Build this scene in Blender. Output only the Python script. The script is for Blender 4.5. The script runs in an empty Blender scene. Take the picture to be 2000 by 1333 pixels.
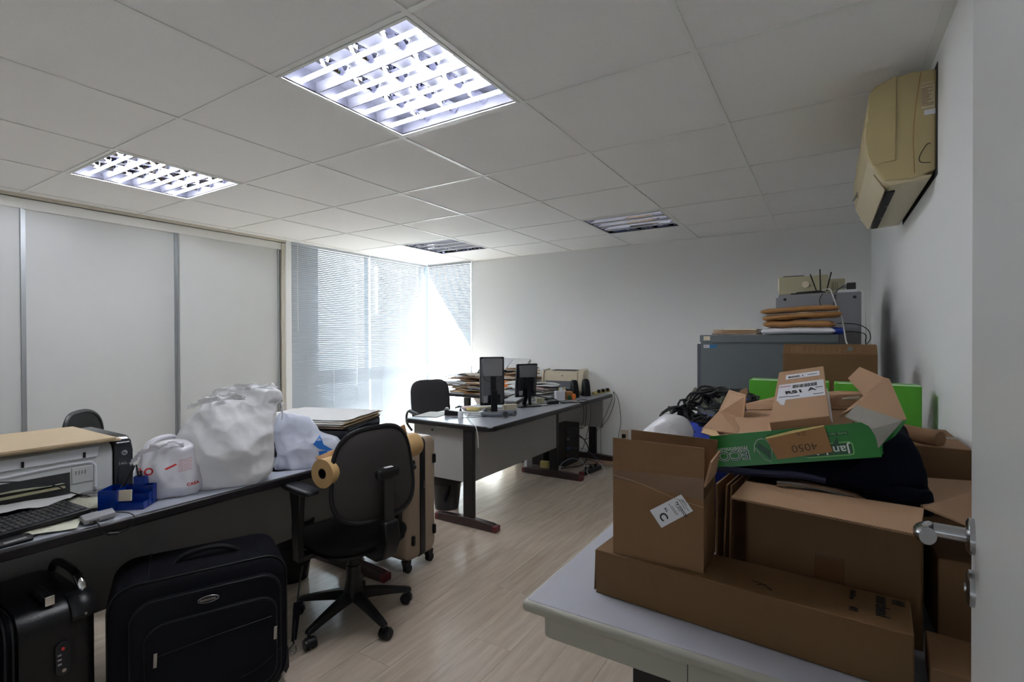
import bpy, bmesh, math, random
from math import sin, cos, pi, radians
from mathutils import Vector, Matrix, noise, Euler
rnd = random.Random(7)
SC = bpy.context.scene
COL = SC.collection

# ------------------------------------------------------------ camera
cam_d = bpy.data.cameras.new('camera'); cam = bpy.data.objects.new('camera', cam_d); COL.objects.link(cam)
SC.camera = cam
cam_d.sensor_width = 36.0; cam_d.lens = 980.4/2000*36; cam_d.clip_start = 0.02; cam_d.clip_end = 100
yaw, pitch, roll = 0.5588, -0.0068, -0.0029
F = Vector((-sin(yaw), cos(yaw), 0)); R = Vector((cos(yaw), sin(yaw), 0)); U = Vector((0, 0, 1))
F2 = F*cos(pitch)+U*sin(pitch); U2 = U*cos(pitch)-F*sin(pitch)
R3 = R*cos(roll)+U2*sin(roll); U3 = U2*cos(roll)-R*sin(roll)
m3 = Matrix((R3, U3, -F2)).transposed()
cam.matrix_world = Matrix.Translation((0, 0, 1.433)) @ m3.to_4x4()

# ------------------------------------------------------------ light and exposure
w = bpy.data.worlds.new('sky'); SC.world = w; w.use_nodes = True
bg = w.node_tree.nodes['Background']; bg.inputs[0].default_value = (0.80, 0.90, 1.0, 1); bg.inputs[1].default_value = 0.95
sun_d = bpy.data.lights.new('sun', 'SUN'); sun = bpy.data.objects.new('sun', sun_d); COL.objects.link(sun)
sun_d.energy = 27.0; sun_d.angle = radians(0.6); sun_d.color = (1.0, 0.98, 0.95)
sun.rotation_euler = Vector((1.0, 0.95, -1.37)).to_track_quat('-Z', 'Y').to_euler()
sun.location = (-8, 0, 8)
SC.view_settings.view_transform = 'Standard'; SC.view_settings.look = 'None'
SC.view_settings.gamma = 1.0; SC.view_settings.use_curve_mapping = False
SC.view_settings.exposure = 2.2
SC.cycles.max_bounces = 10; SC.cycles.diffuse_bounces = 6; SC.cycles.transparent_max_bounces = 16
SC.cycles.use_denoising = True
SC.cycles.sample_clamp_indirect = 6.0

# ------------------------------------------------------------ materials
def mat(name, col, rough=0.5, metal=0.0, bump=0.0, bscale=200.0, vary=0.0, vscale=8.0, emit=0.0, spec=0.5, trans=0.0, alpha=1.0, stretch=None, coat=0.0, bdist=0.002):
    m = bpy.data.materials.new(name); m.use_nodes = True
    nt = m.node_tree; b = nt.nodes['Principled BSDF']
    b.inputs['Base Color'].default_value = (*col, 1); b.inputs['Roughness'].default_value = rough
    b.inputs['Metallic'].default_value = metal; b.inputs['Specular IOR Level'].default_value = spec
    b.inputs['Transmission Weight'].default_value = trans; b.inputs['Alpha'].default_value = alpha
    b.inputs['Coat Weight'].default_value = coat
    if emit:
        b.inputs['Emission Color'].default_value = (*col, 1); b.inputs['Emission Strength'].default_value = emit
    tc = nt.nodes.new('ShaderNodeTexCoord'); mp = nt.nodes.new('ShaderNodeMapping')
    nt.links.new(tc.outputs['Object'], mp.inputs[0])
    if stretch: mp.inputs['Scale'].default_value = stretch
    if vary:
        n = nt.nodes.new('ShaderNodeTexNoise'); n.inputs['Scale'].default_value = vscale; n.inputs['Detail'].default_value = 4
        nt.links.new(mp.outputs[0], n.inputs[0])
        mr = nt.nodes.new('ShaderNodeMapRange'); mr.inputs[3].default_value = 1-vary; mr.inputs[4].default_value = 1+vary
        nt.links.new(n.outputs[0], mr.inputs[0])
        mx = nt.nodes.new('ShaderNodeVectorMath'); mx.operation = 'SCALE'; mx.inputs[0].default_value = col
        nt.links.new(mr.outputs[0], mx.inputs['Scale']); nt.links.new(mx.outputs[0], b.inputs['Base Color'])
    if bump:
        n2 = nt.nodes.new('ShaderNodeTexNoise'); n2.inputs['Scale'].default_value = bscale; n2.inputs['Detail'].default_value = 3
        nt.links.new(mp.outputs[0], n2.inputs[0])
        bp = nt.nodes.new('ShaderNodeBump'); bp.inputs['Strength'].default_value = bump; bp.inputs['Distance'].default_value = bdist
        nt.links.new(n2.outputs[0], bp.inputs['Height']); nt.links.new(bp.outputs[0], b.inputs['Normal'])
    return m

M_WALL = mat('white_wall_paint', (0.81, 0.815, 0.81), 0.7, bump=0.15, bscale=90)
M_TILE = mat('mineral_ceiling_tile', (0.82, 0.81, 0.795), 0.9, bump=0.6, bscale=160, vary=0.03, vscale=120, bdist=0.003)
M_RAIL = mat('white_grid_rail', (0.78, 0.78, 0.75), 0.45)
M_DARK = mat('shadow_gap', (0.03, 0.03, 0.03), 0.9)
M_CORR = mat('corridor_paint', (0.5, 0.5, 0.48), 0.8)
M_CLOSET = mat('white_closet_laminate', (0.60, 0.61, 0.60), 0.35, vary=0.02)
M_ALU = mat('brushed_aluminium', (0.38, 0.40, 0.41), 0.4, metal=0.6)
M_BEIGE = mat('beige_frame_paint', (0.62, 0.58, 0.49), 0.5)
M_WFRAME = mat('grey_window_frame', (0.33, 0.37, 0.41), 0.5)
M_SLAT = mat('blind_slat_enamel', (0.50, 0.53, 0.57), 0.4)
M_TOP = mat('grey_blue_desk_laminate', (0.37, 0.39, 0.44), 0.28, bump=0.05, bscale=300)
M_EDGE = mat('black_desk_edge', (0.009, 0.0075, 0.009), 0.35, spec=0.4)
M_PANEL = mat('light_grey_panel', (0.33, 0.32, 0.31), 0.45)
M_LEG = mat('black_desk_leg', (0.013, 0.0105, 0.0105), 0.4, spec=0.35)
M_FOOT = mat('dark_brown_desk_foot', (0.03, 0.015, 0.014), 0.35)
M_RED = mat('dark_red_end_cap', (0.12, 0.012, 0.015), 0.4)
M_BLK = mat('black_plastic', (0.006, 0.006, 0.007), 0.38, spec=0.4)
M_BLKR = mat('matte_black_plastic', (0.032, 0.028, 0.026), 0.6, spec=0.3, bump=0.2, bscale=500)
M_BLKG = mat('gloss_black_plastic', (0.008, 0.009, 0.013), 0.12)
M_FABRIC = mat('black_chair_fabric', (0.008, 0.0075, 0.0075), 0.85, spec=0.25, bump=0.5, bscale=900)
M_VINYL = mat('black_vinyl', (0.005, 0.005, 0.007), 0.35, spec=0.4, bump=0.2, bscale=300)
M_GREYF = mat('dark_grey_chair_fabric', (0.045, 0.042, 0.046), 0.9, bump=0.5, bscale=900)
M_WTOP = mat('white_table_laminate', (0.40, 0.405, 0.45), 0.4)
M_WEDGE = mat('cream_table_edge', (0.36, 0.35, 0.29), 0.45)
M_CHROME = mat('chrome', (0.75, 0.75, 0.76), 0.12, metal=1.0)
M_STEEL = mat('satin_steel', (0.45, 0.45, 0.46), 0.22, metal=1.0)
M_NYLON = mat('black_suitcase_nylon', (0.004, 0.004, 0.0075), 0.75, spec=0.18, bump=0.6, bscale=700)
M_HARD = mat('black_hard_shell', (0.004, 0.004, 0.005), 0.33, spec=0.4, bump=0.5, bscale=260, bdist=0.001)
M_TAN = mat('taupe_hard_shell', (0.33, 0.25, 0.18), 0.35)
M_PAPER = mat('white_paper', (0.68, 0.68, 0.67), 0.75, vary=0.02)
M_PAPER2 = mat('grey_white_paper', (0.66, 0.67, 0.70), 0.75)
M_PINK = mat('pink_paper', (0.66, 0.48, 0.46), 0.75)
M_BLUEP = mat('pale_blue_paper', (0.42, 0.55, 0.72), 0.75)
M_MANILA = mat('manila_card', (0.55, 0.42, 0.26), 0.7, vary=0.08)
M_KRAFT = mat('kraft_paper', (0.52, 0.33, 0.14), 0.6, vary=0.08, bump=0.1, bscale=40)
M_ENV = mat('brown_envelope', (0.36, 0.18, 0.06), 0.55, vary=0.15, vscale=12, bump=0.3, bscale=25, bdist=0.004)
M_BROWNP = mat('brown_folder', (0.25, 0.15, 0.09), 0.7, vary=0.1)
M_CARD2 = mat('dark_and_shaded_cardboard', (0.150, 0.078, 0.027), 0.75, vary=0.06, vscale=6, bump=0.12, bscale=60, stretch=(8, 1, 1))  # long carton's own dark board; the wide carton's shade is put into it
M_CARD = mat('cardboard', (0.205, 0.108, 0.045), 0.75, vary=0.06, vscale=6, bump=0.12, bscale=60, stretch=(8, 1, 1))
M_CARDL = mat('inner_cardboard', (0.44, 0.27, 0.155), 0.75, vary=0.05, vscale=6)
M_CARDD = mat('cardboard_raw_edge', (0.16, 0.09, 0.045), 0.85)
M_TAPE = mat('brown_packing_tape', (0.15, 0.075, 0.035), 0.2)
M_CTAPE = mat('clear_packing_tape', (0.36, 0.22, 0.13), 0.3, alpha=0.18)
M_GREEN = mat('green_printed_card', (0.008, 0.20, 0.02), 0.3)
M_LGREEN = mat('light_green_print', (0.18, 0.5, 0.12), 0.4)
M_DGREEN = mat('dark_green_print', (0.004, 0.085, 0.025), 0.35)
M_BGREEN = mat('green_corrugated_plastic', (0.10, 0.42, 0.03), 0.45, vary=0.05)
M_GREYC = mat('grey_inner_board', (0.33, 0.31, 0.27), 0.8)
M_WHITEINK = mat('white_print', (0.72, 0.76, 0.72), 0.5)
M_INK = mat('black_print', (0.012, 0.012, 0.012), 0.6)
M_LABEL = mat('white_label', (0.72, 0.72, 0.76), 0.5)
M_REDINK = mat('red_print', (0.62, 0.03, 0.03), 0.5)
M_BLUEINK = mat('blue_print', (0.02, 0.16, 0.55), 0.5)
M_NAVY = mat('dark_navy_cloth', (0.003, 0.004, 0.010), 0.95, spec=0.12, bump=0.6, bscale=500)
M_CAB = mat('grey_steel_enamel', (0.10, 0.118, 0.122), 0.42, vary=0.03)
M_CAB2 = mat('light_grey_steel_enamel', (0.20, 0.20, 0.22), 0.45)
M_CABD = mat('drawer_front_enamel', (0.06, 0.07, 0.085), 0.45)
M_AC = mat('yellowed_plastic', (0.47, 0.38, 0.19), 0.38, vary=0.03, vscale=3)
M_AC2 = mat('pale_yellowed_plastic', (0.55, 0.47, 0.30), 0.4, vary=0.05, vscale=5)
M_CREAM = mat('cream_plastic', (0.60, 0.52, 0.38), 0.45)
M_CREAM2 = mat('grey_cream_plastic', (0.36, 0.33, 0.21), 0.5)
M_PRN = mat('light_grey_printer_plastic', (0.48, 0.49, 0.48), 0.4)
M_PRN2 = mat('white_printer_tray', (0.62, 0.63, 0.66), 0.4)
M_BLUE = mat('translucent_blue_plastic', (0.0, 0.025, 0.24), 0.12, alpha=0.88)
M_BLUECL = mat('blue_cloth', (0.02, 0.05, 0.35), 0.8)
M_FOAM = mat('grey_egg_foam', (0.15, 0.15, 0.11), 0.95, bump=0.5, bscale=300)
M_ORANGE = mat('orange_card', (0.8, 0.2, 0.03), 0.6)
M_YEL = mat('yellow_card', (0.62, 0.5, 0.18), 0.6)
M_GREYPVC = mat('grey_pipe_plastic', (0.09, 0.10, 0.115), 0.35)
M_RUBBER = mat('black_rubber', (0.01, 0.01, 0.01), 0.7)
M_SCREEN = mat('dark_screen', (0.006, 0.006, 0.007), 0.1)
M_WCORD = mat('white_cord', (0.6, 0.6, 0.58), 0.4)
M_MGREY = mat('monitor_back_grey', (0.07, 0.07, 0.075), 0.22)
M_MGREY2 = mat('monitor_cover_grey', (0.16, 0.16, 0.165), 0.35)
M_GREYP = mat('grey_plastic', (0.25, 0.25, 0.25), 0.45)
M_HINGE = M_STEEL

def bag_mat(name, col, tr=0.35):
    m = bpy.data.materials.new(name); m.use_nodes = True; nt = m.node_tree
    b = nt.nodes['Principled BSDF']; b.inputs['Base Color'].default_value = (*col, 1); b.inputs['Roughness'].default_value = 0.28
    b.inputs['Specular IOR Level'].default_value = 0.6
    t = nt.nodes.new('ShaderNodeBsdfTranslucent'); t.inputs[0].default_value = (*col, 1)
    mx = nt.nodes.new('ShaderNodeMixShader'); mx.inputs[0].default_value = tr; b.inputs['Coat Weight'].default_value = 0.3
    n = nt.nodes.new('ShaderNodeTexVoronoi'); n.feature = 'F1'; n.inputs['Scale'].default_value = 26
    tc = nt.nodes.new('ShaderNodeTexCoord'); nt.links.new(tc.outputs['Object'], n.inputs[0])
    bp = nt.nodes.new('ShaderNodeBump'); bp.inputs['Strength'].default_value = 0.4; bp.inputs['Distance'].default_value = 0.008
    nt.links.new(n.outputs[0], bp.inputs['Height']); nt.links.new(bp.outputs[0], b.inputs['Normal'])
    o = nt.nodes['Material Output']
    nt.links.new(b.outputs[0], mx.inputs[1]); nt.links.new(t.outputs[0], mx.inputs[2]); nt.links.new(mx.outputs[0], o.inputs[0])
    return m
M_BAG = bag_mat('white_bag_film', (0.86, 0.86, 0.87), 0.3)
M_BAG2 = bag_mat('sheer_bag_film', (0.80, 0.79, 0.83), 0.3)
M_BAGBL = bag_mat('bluish_white_bag_film', (0.74, 0.77, 0.87), 0.3)

def glass_mat():
    m = bpy.data.materials.new('window_glass'); m.use_nodes = True; nt = m.node_tree
    for n in list(nt.nodes): nt.nodes.remove(n)
    o = nt.nodes.new('ShaderNodeOutputMaterial'); t = nt.nodes.new('ShaderNodeBsdfTransparent'); t.inputs[0].default_value = (0.93, 0.96, 0.96, 1)
    g = nt.nodes.new('ShaderNodeBsdfGlossy'); g.inputs['Roughness'].default_value = 0.02
    mx = nt.nodes.new('ShaderNodeMixShader'); mx.inputs[0].default_value = 0.06
    nt.links.new(t.outputs[0], mx.inputs[1]); nt.links.new(g.outputs[0], mx.inputs[2]); nt.links.new(mx.outputs[0], o.inputs[0])
    return m
M_GLASS = glass_mat()

def floor_mat(name, v):
    m = bpy.data.materials.new(name); m.use_nodes = True; nt = m.node_tree; b = nt.nodes['Principled BSDF']
    tc = nt.nodes.new('ShaderNodeTexCoord'); mp = nt.nodes.new('ShaderNodeMapping'); mp.inputs['Scale'].default_value = (14, 1.1, 1)
    geo = nt.nodes.new('ShaderNodeObjectInfo')
    ad = nt.nodes.new('ShaderNodeVectorMath'); ad.operation = 'ADD'
    sc = nt.nodes.new('ShaderNodeVectorMath'); sc.operation = 'SCALE'; sc.inputs[0].default_value = (3.1, 17.0, 5.0)
    nt.links.new(geo.outputs['Random'], sc.inputs['Scale']); nt.links.new(tc.outputs['Object'], ad.inputs[0]); nt.links.new(sc.outputs[0], ad.inputs[1])
    nt.links.new(ad.outputs[0], mp.inputs[0])
    n = nt.nodes.new('ShaderNodeTexNoise'); n.inputs['Scale'].default_value = 2.2; n.inputs['Detail'].default_value = 8; n.inputs['Roughness'].default_value = 0.62
    n.inputs['Distortion'].default_value = 0.5
    nt.links.new(mp.outputs[0], n.inputs[0])
    r = nt.nodes.new('ShaderNodeValToRGB')
    r.color_ramp.elements[0].position = 0.3; r.color_ramp.elements[0].color = (0.45*v, 0.365*v, 0.285*v, 1)
    r.color_ramp.elements[1].position = 0.68; r.color_ramp.elements[1].color = (0.58*v, 0.49*v, 0.40*v, 1)
    nt.links.new(n.outputs[0], r.inputs[0]); nt.links.new(r.outputs[0], b.inputs['Base Color'])
    b.inputs['Roughness'].default_value = 0.22; b.inputs['Specular IOR Level'].default_value = 0.6
    return m
M_FLOOR = [floor_mat('pale_wood_laminate_%s' % t, v) for t, v in (('light', 1.03), ('mid', 1.0), ('dull', 0.965))]

# ------------------------------------------------------------ mesh helpers
class MB:
    def __init__(s): s.v = []; s.f = []; s.mi = []; s.cur = 0
    def add(s, vs, fs):
        k = len(s.v); s.v += [Vector(p) for p in vs]
        for f in fs: s.f.append([i+k for i in f]); s.mi.append(s.cur)
        return s
    def mx(s, k, M4):
        for i in range(k, len(s.v)): s.v[i] = M4 @ s.v[i]
    def box(s, x0, x1, y0, y1, z0, z1):
        return s.add([(x0, y0, z0), (x1, y0, z0), (x1, y1, z0), (x0, y1, z0), (x0, y0, z1), (x1, y0, z1), (x1, y1, z1), (x0, y1, z1)],
                     [(3, 2, 1, 0), (4, 5, 6, 7), (0, 1, 5, 4), (1, 2, 6, 5), (2, 3, 7, 6), (3, 0, 4, 7)])
    def obox(s, c, size, rot):
        k = len(s.v); a, b, d = size[0]/2, size[1]/2, size[2]/2
        s.box(-a, a, -b, b, -d, d); s.mx(k, Matrix.Translation(c) @ Euler(rot).to_matrix().to_4x4()); return s
    def bar(s, p0, p1, w, h, up=(0, 0, 1), off=0):
        p0 = Vector(p0); p1 = Vector(p1); d = (p1-p0).normalized(); up = Vector(up)
        side = d.cross(up)
        if side.length < 1e-4: side = d.cross(Vector((1, 0, 0)))
        side.normalize(); u = side.cross(d)
        vs = []
        for p in (p0, p1):
            for a, b in ((-1, -1), (1, -1), (1, 1), (-1, 1)): vs.append(p+side*a*w/2+u*b*h/2)
        return s.add(vs, [(0, 1, 2, 3), (7, 6, 5, 4), (0, 4, 5, 1), (1, 5, 6, 2), (2, 6, 7, 3), (3, 7, 4, 0)])
    def slab(s, pts, t):
        pts = [Vector(p) for p in pts]; n = Vector((0, 0, 0)); c = sum(pts, Vector())/len(pts)
        for i in range(len(pts)): n += (pts[i]-c).cross(pts[(i+1) % len(pts)]-c)
        n.normalize(); k = len(pts); q = [p-n*t for p in pts]
        fs = [tuple(range(k)), tuple(range(2*k-1, k-1, -1))]+[(i, i+k, (i+1) % k+k, (i+1) % k) for i in range(k)]
        return s.add(pts+q, fs)
    def prism(s, poly, axis, a0, a1):
        """poly of 2-D points extruded along axis x|y|z"""
        def P(u, v, a): return {'x': (a, u, v), 'y': (u, a, v), 'z': (u, v, a)}[axis]
        k = len(poly); vs = [P(u, v, a0) for u, v in poly]+[P(u, v, a1) for u, v in poly]
        return s.add(vs, [tuple(range(k-1, -1, -1)), tuple(range(k, 2*k))]+[(i, (i+1) % k, (i+1) % k+k, i+k) for i in range(k)])
    def tube(s, pts, r, seg=8, cap=True, smooth=0, closed=False):
        pts = [Vector(p) for p in pts]
        if smooth: pts = catmull(pts, smooth)
        n = len(pts); rs = r if isinstance(r, (list, tuple)) else [r]*n
        if len(rs) != n: rs = [rs[0]+(rs[-1]-rs[0])*i/(n-1) for i in range(n)]
        base = len(s.v); ref = None; vs = []
        for i, p in enumerate(pts):
            d = (pts[min(i+1, n-1)]-pts[max(i-1, 0)])
            if d.length < 1e-9: d = Vector((0, 0, 1))
            d.normalize()
            if ref is None: ref = Vector((0, 0, 1)) if abs(d.z) < .9 else Vector((1, 0, 0))
            a = (ref-d*ref.dot(d)).normalized(); ref = a; b = d.cross(a)
            for k in range(seg): t = 2*pi*k/seg; vs.append(p+(a*cos(t)+b*sin(t))*rs[i])
        fs = []
        for i in range(n-1):
            for k in range(seg):
                k2 = (k+1) % seg; fs.append((i*seg+k, i*seg+k2, (i+1)*seg+k2, (i+1)*seg+k))
        if cap: fs += [tuple(range(seg-1, -1, -1)), tuple((n-1)*seg+k for k in range(seg))]
        return s.add(vs, fs)
    def cyl(s, p0, p1, r0, r1=None, seg=24): return s.tube([p0, p1], [r0, r1 if r1 is not None else r0], seg)
    def lathe(s, prof, c=(0, 0, 0), seg=32, closed=True):
        vs = []; n = len(prof)
        for r, z in prof:
            for k in range(seg): t = 2*pi*k/seg; vs.append((c[0]+r*cos(t), c[1]+r*sin(t), c[2]+z))
        fs = []
        for i in range(n-1):
            for k in range(seg):
                k2 = (k+1) % seg; fs.append((i*seg+k, i*seg+k2, (i+1)*seg+k2, (i+1)*seg+k))
        if closed: fs += [tuple(range(seg-1, -1, -1)), tuple((n-1)*seg+k for k in range(seg))]
        return s.add(vs, fs)
    def grid(s, fn, nu, nv):
        k = [fn(i/nu, j/nv) for j in range(nv+1) for i in range(nu+1)]
        fs = [(j*(nu+1)+i, j*(nu+1)+i+1, (j+1)*(nu+1)+i+1, (j+1)*(nu+1)+i) for j in range(nv) for i in range(nu)]
        return s.add(k, fs)
    def sheet(s, fn, nu, nv, t):
        """grid with a thickness t downward"""
        a = len(s.v); s.grid(fn, nu, nv); b = len(s.v); W = nu+1
        top = s.v[a:b]; s.v += [p-Vector((0, 0, t)) for p in top]; n = b-a
        for j in range(nv):
            for i in range(nu):
                q = (j*W+i, (j+1)*W+i, (j+1)*W+i+1, j*W+i+1); s.f.append([x+b for x in q]); s.mi.append(s.cur)
        ring = [i for i in range(W)]+[j*W+nu for j in range(1, nv+1)]+[nv*W+i for i in range(nu-1, -1, -1)]+[j*W for j in range(nv-1, 0, -1)]
        for x, y in zip(ring, ring[1:]+ring[:1]): s.f.append([x+a, x+b, y+b, y+a]); s.mi.append(s.cur)
        return s
    def make(s, name, m, parent=None, bevel=0.0, smooth=False, seg=2, loc=None, rotz=0, world=True):
        me = bpy.data.meshes.new(name)
        off = Vector((0, 0, 0))
        if parent is not None and world:
            off = Vector(parent.get('_w', (0, 0, 0)))
        if loc is not None: off = Vector(loc)
        me.from_pydata([p-off for p in s.v], [], s.f); me.validate()
        ms = m if isinstance(m, (list, tuple)) else [m]
        for q in ms: me.materials.append(q)
        if len(ms) > 1:
            for p, i in zip(me.polygons, s.mi): p.material_index = i
        bm = bmesh.new(); bm.from_mesh(me); bmesh.ops.recalc_face_normals(bm, faces=bm.faces); bm.to_mesh(me); bm.free()
        if smooth or bevel:
            for p in me.polygons: p.use_smooth = True
        if smooth is True or bevel:
            try: me.set_sharp_from_angle(angle=radians(35))
            except Exception: pass
        o = bpy.data.objects.new(name, me); COL.objects.link(o)
        if bevel:
            b = o.modifiers.new('bevel', 'BEVEL'); b.width = bevel; b.segments = seg; b.limit_method = 'ANGLE'; b.angle_limit = radians(40); b.harden_normals = True
        if parent is not None:
            o.parent = parent
        if loc is not None and parent is None:
            o.location = loc
        elif loc is not None: o.location = Vector(loc)-Vector(parent.get('_w', (0, 0, 0)))
        return o

def catmull(p, n):
    out = []; q = [p[0]]+list(p)+[p[-1]]
    for i in range(1, len(q)-2):
        for k in range(n):
            t = k/n; a, b, c, d = q[i-1], q[i], q[i+1], q[i+2]
            out.append(0.5*((2*b)+(c-a)*t+(2*a-5*b+4*c-d)*t*t+(3*b-a-3*c+d)*t**3))
    out.append(p[-1]); return out

def rrect(x0, x1, y0, y1, r, n=6):
    rs = r if isinstance(r, (list, tuple)) else (r,)*4; o = []
    for (cx, cy, a0), rr in zip(((x1, y1, 0), (x0, y1, 90), (x0, y0, 180), (x1, y0, 270)), rs):
        sx = -1 if cx == x1 else 1; sy = -1 if cy == y1 else 1
        if rr <= 0: o.append((cx, cy)); continue
        for k in range(n+1):
            a = radians(a0+90*k/n); o.append((cx+sx*rr+rr*cos(a), cy+sy*rr+rr*sin(a)))
    return o

def thing(name, label, cat, loc=(0, 0, 0), rotz=0.0, group=None, w=None):
    """An Empty at the base; parts are modelled in world space around w (default: loc)."""
    o = bpy.data.objects.new(name, None); COL.objects.link(o); o.empty_display_size = 0.1
    o.location = loc; o.rotation_euler = (0, 0, rotz); o['label'] = label; o['category'] = cat
    o['_w'] = list(loc if w is None else w)
    if group: o['group'] = group
    return o
def tag(o, label, cat, group=None, kind=None):
    o['label'] = label; o['category'] = cat
    if group: o['group'] = group
    if kind: o['kind'] = kind
    return o
def struct(o): o['kind'] = 'structure'; return o
def dup(root, loc, rotz=0.0, label=None, group=None):
    r = root.copy(); COL.objects.link(r); r.location = loc; r.rotation_euler = (0, 0, rotz)
    if label: r['label'] = label
    if group: r['group'] = group
    for ch in list(root.children):
        c = ch.copy(); COL.objects.link(c); c.parent = r
        for g in list(ch.children):
            d = g.copy(); COL.objects.link(d); d.parent = c
    return r
def sub(o, parent):
    """make o a sub-part of a part; parts have identity transforms inside the thing"""
    o.parent = parent; return o

def text(s, size, m, parent, o, xd, yd, lift=0.0006, name='lettering', center=False, squash=1.0, bold=0.0, thick=0.0003, woff=None):
    """flat lettering: o origin (world), xd reading direction, yd up direction"""
    cu = bpy.data.curves.new('t', 'FONT'); cu.body = s; cu.size = size; cu.extrude = thick; cu.offset = bold
    if center: cu.align_x = 'CENTER'
    ob = bpy.data.objects.new('t', cu); COL.objects.link(ob)
    dg = bpy.context.evaluated_depsgraph_get(); me = bpy.data.meshes.new_from_object(ob.evaluated_get(dg))
    bpy.data.objects.remove(ob); bpy.data.curves.remove(cu)
    x = Vector(xd).normalized(); y = Vector(yd); y = (y-x*y.dot(x)).normalized(); z = x.cross(y)
    off = Vector(parent.get('_w', woff or (0, 0, 0))) if woff is None else Vector(woff)
    Mx = Matrix((x, y, z)).transposed().to_4x4(); Mx.translation = Vector(o)+z*lift-off
    me.transform(Mx @ Matrix.Diagonal((squash, 1, 1, 1))); me.materials.clear(); me.materials.append(m)
    r = bpy.data.objects.new(name, me); COL.objects.link(r); r.parent = parent
    return r
def wpart(root, o):  # keep the world offset of a thing on its part so that sub-parts can be modelled in world space
    o['_w'] = list(root['_w']); return o

# ------------------------------------------------------------ the room
CEIL = 2.505; XR = 0.354; YB = 5.68; XL = -5.04
T = 0.75
def gx(c): return (c-0.5591)*T
def gy(r): return (r+2.6304)*T

# floor: planks laid along the room
floor = MB().box(-5.6, 0.6, -2.0, 5.9, -0.06, -0.012).make('floor', M_DARK); struct(floor)
pw = 0.197; pl = 1.31; i = 0
pl_mesh = {}
x = -5.55; row = 0
while x < 0.40:
    y = -1.3 - (row*0.47) % pl
    while y < 5.7:
        y0, y1 = max(y, -1.25), min(y+pl, 5.70)
        if y1-y0 > 0.05:
            key = round(y1-y0, 3)
            mm = M_FLOOR[rnd.choice((0, 1, 1, 1, 2))]
            k2 = (key, mm.name)
            if k2 not in pl_mesh:
                o = MB().box(0, pw-0.0012, 0, key-0.0012, -0.012, 0).make('plank', mm)
                pl_mesh[k2] = o.data
            else:
                o = bpy.data.objects.new('plank', pl_mesh[k2]); COL.objects.link(o)
            o.location = (x, y0, 0); o.parent = floor
        y += pl
    x += pw; row += 1

# ceiling: mineral tiles in a T grid
ceil = struct(MB().box(-5.7, 0.6, -1.3, 3.45, CEIL+0.13, CEIL+0.2).box(-5.19, 0.6, 3.45, YB+0.05, CEIL+0.13, CEIL+0.2).make('ceiling', M_DARK))
LAMPS = {(-2, -1): 1, (-5, -1): 1, (-2, 3): 0, (-5, 3): 0}
tm = {}
for c in range(-7, 2):
    for r in range(-4, 5):
        if (c, r) in LAMPS: continue
        x0, x1 = max(gx(c), -5.62 if gy(r) < 2.6 else -5.12), min(gx(c+1), 0.45); y0, y1 = max(gy(r), -1.25), min(gy(r+1), 5.72)
        if x1-x0 < .03 or y1-y0 < .03: continue
        k = (round(x1-x0, 3), round(y1-y0, 3))
        if k not in tm:
            o = MB().box(0.009, k[0]-0.009, 0.009, k[1]-0.009, 0.001, 0.016).make('ceiling_tile', M_TILE, bevel=0.002, seg=1); tm[k] = o
        else:
            o = tm[k].copy(); COL.objects.link(o)
        o.location = (x0, y0, CEIL); o.parent = ceil
for c in range(-6, 2):
    if gx(c) > 0.36: continue
    MB().box(gx(c)-0.0105, gx(c)+0.0105, -1.25, YB, CEIL-0.003, CEIL+0.0015).make('grid_rail', M_RAIL, ceil)
for r in range(-4, 5):
    MB().box(-5.6 if gy(r) < 3.3 else -5.10, XR+0.05, gy(r)-0.0105, gy(r)+0.0105, CEIL-0.0025, CEIL+0.001).make('grid_rail', M_RAIL, ceil)
MB().box(XR-0.028, XR+0.01, -1.2, YB, CEIL-0.004, CEIL+0.001).make('grid_rail', M_RAIL, ceil)
MB().box(-4.3, XR, YB-0.02, YB+0.01, CEIL-0.004, CEIL+0.001).make('grid_rail', M_RAIL, ceil)

# walls
struct(MB().box(XR, XR+0.12, -1.3, 5.8, -0.02, CEIL+0.1).make('wall_right', M_WALL))
struct(MB().box(-4.22, XR+0.02, YB, YB+0.12, -0.02, CEIL+0.1).make('wall_back', M_WALL))
# corner window of the back wall: low wall, header, glass
wb = MB().box(-5.6, -4.22, YB+0.04, YB+0.12, -0.02, 0.26).make('wall_back_low', M_WALL); struct(wb)
# wall behind the camera with the wide doorway
wf = MB().box(-5.7, -1.05, -1.32, -1.2, -0.02, CEIL+0.1).box(-1.05, XR+0.1, -1.32, -1.2, 2.1, CEIL+0.1).box(0.0, XR+0.1, -1.32, -1.2, -0.02, 2.1).make('wall_front', M_WALL); struct(wf)
struct(MB().box(-2.2, 1.0, -2.6, -2.5, -0.02, 2.6).box(-2.3, -2.2, -2.6, -1.32, -0.02, 2.6).box(1.0, 1.1, -2.6, -1.32, -0.02, 2.6).box(-2.3, 1.1, -2.6, -1.3, CEIL+0.11, CEIL+0.2).make('wall_corridor', M_CORR))
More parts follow.
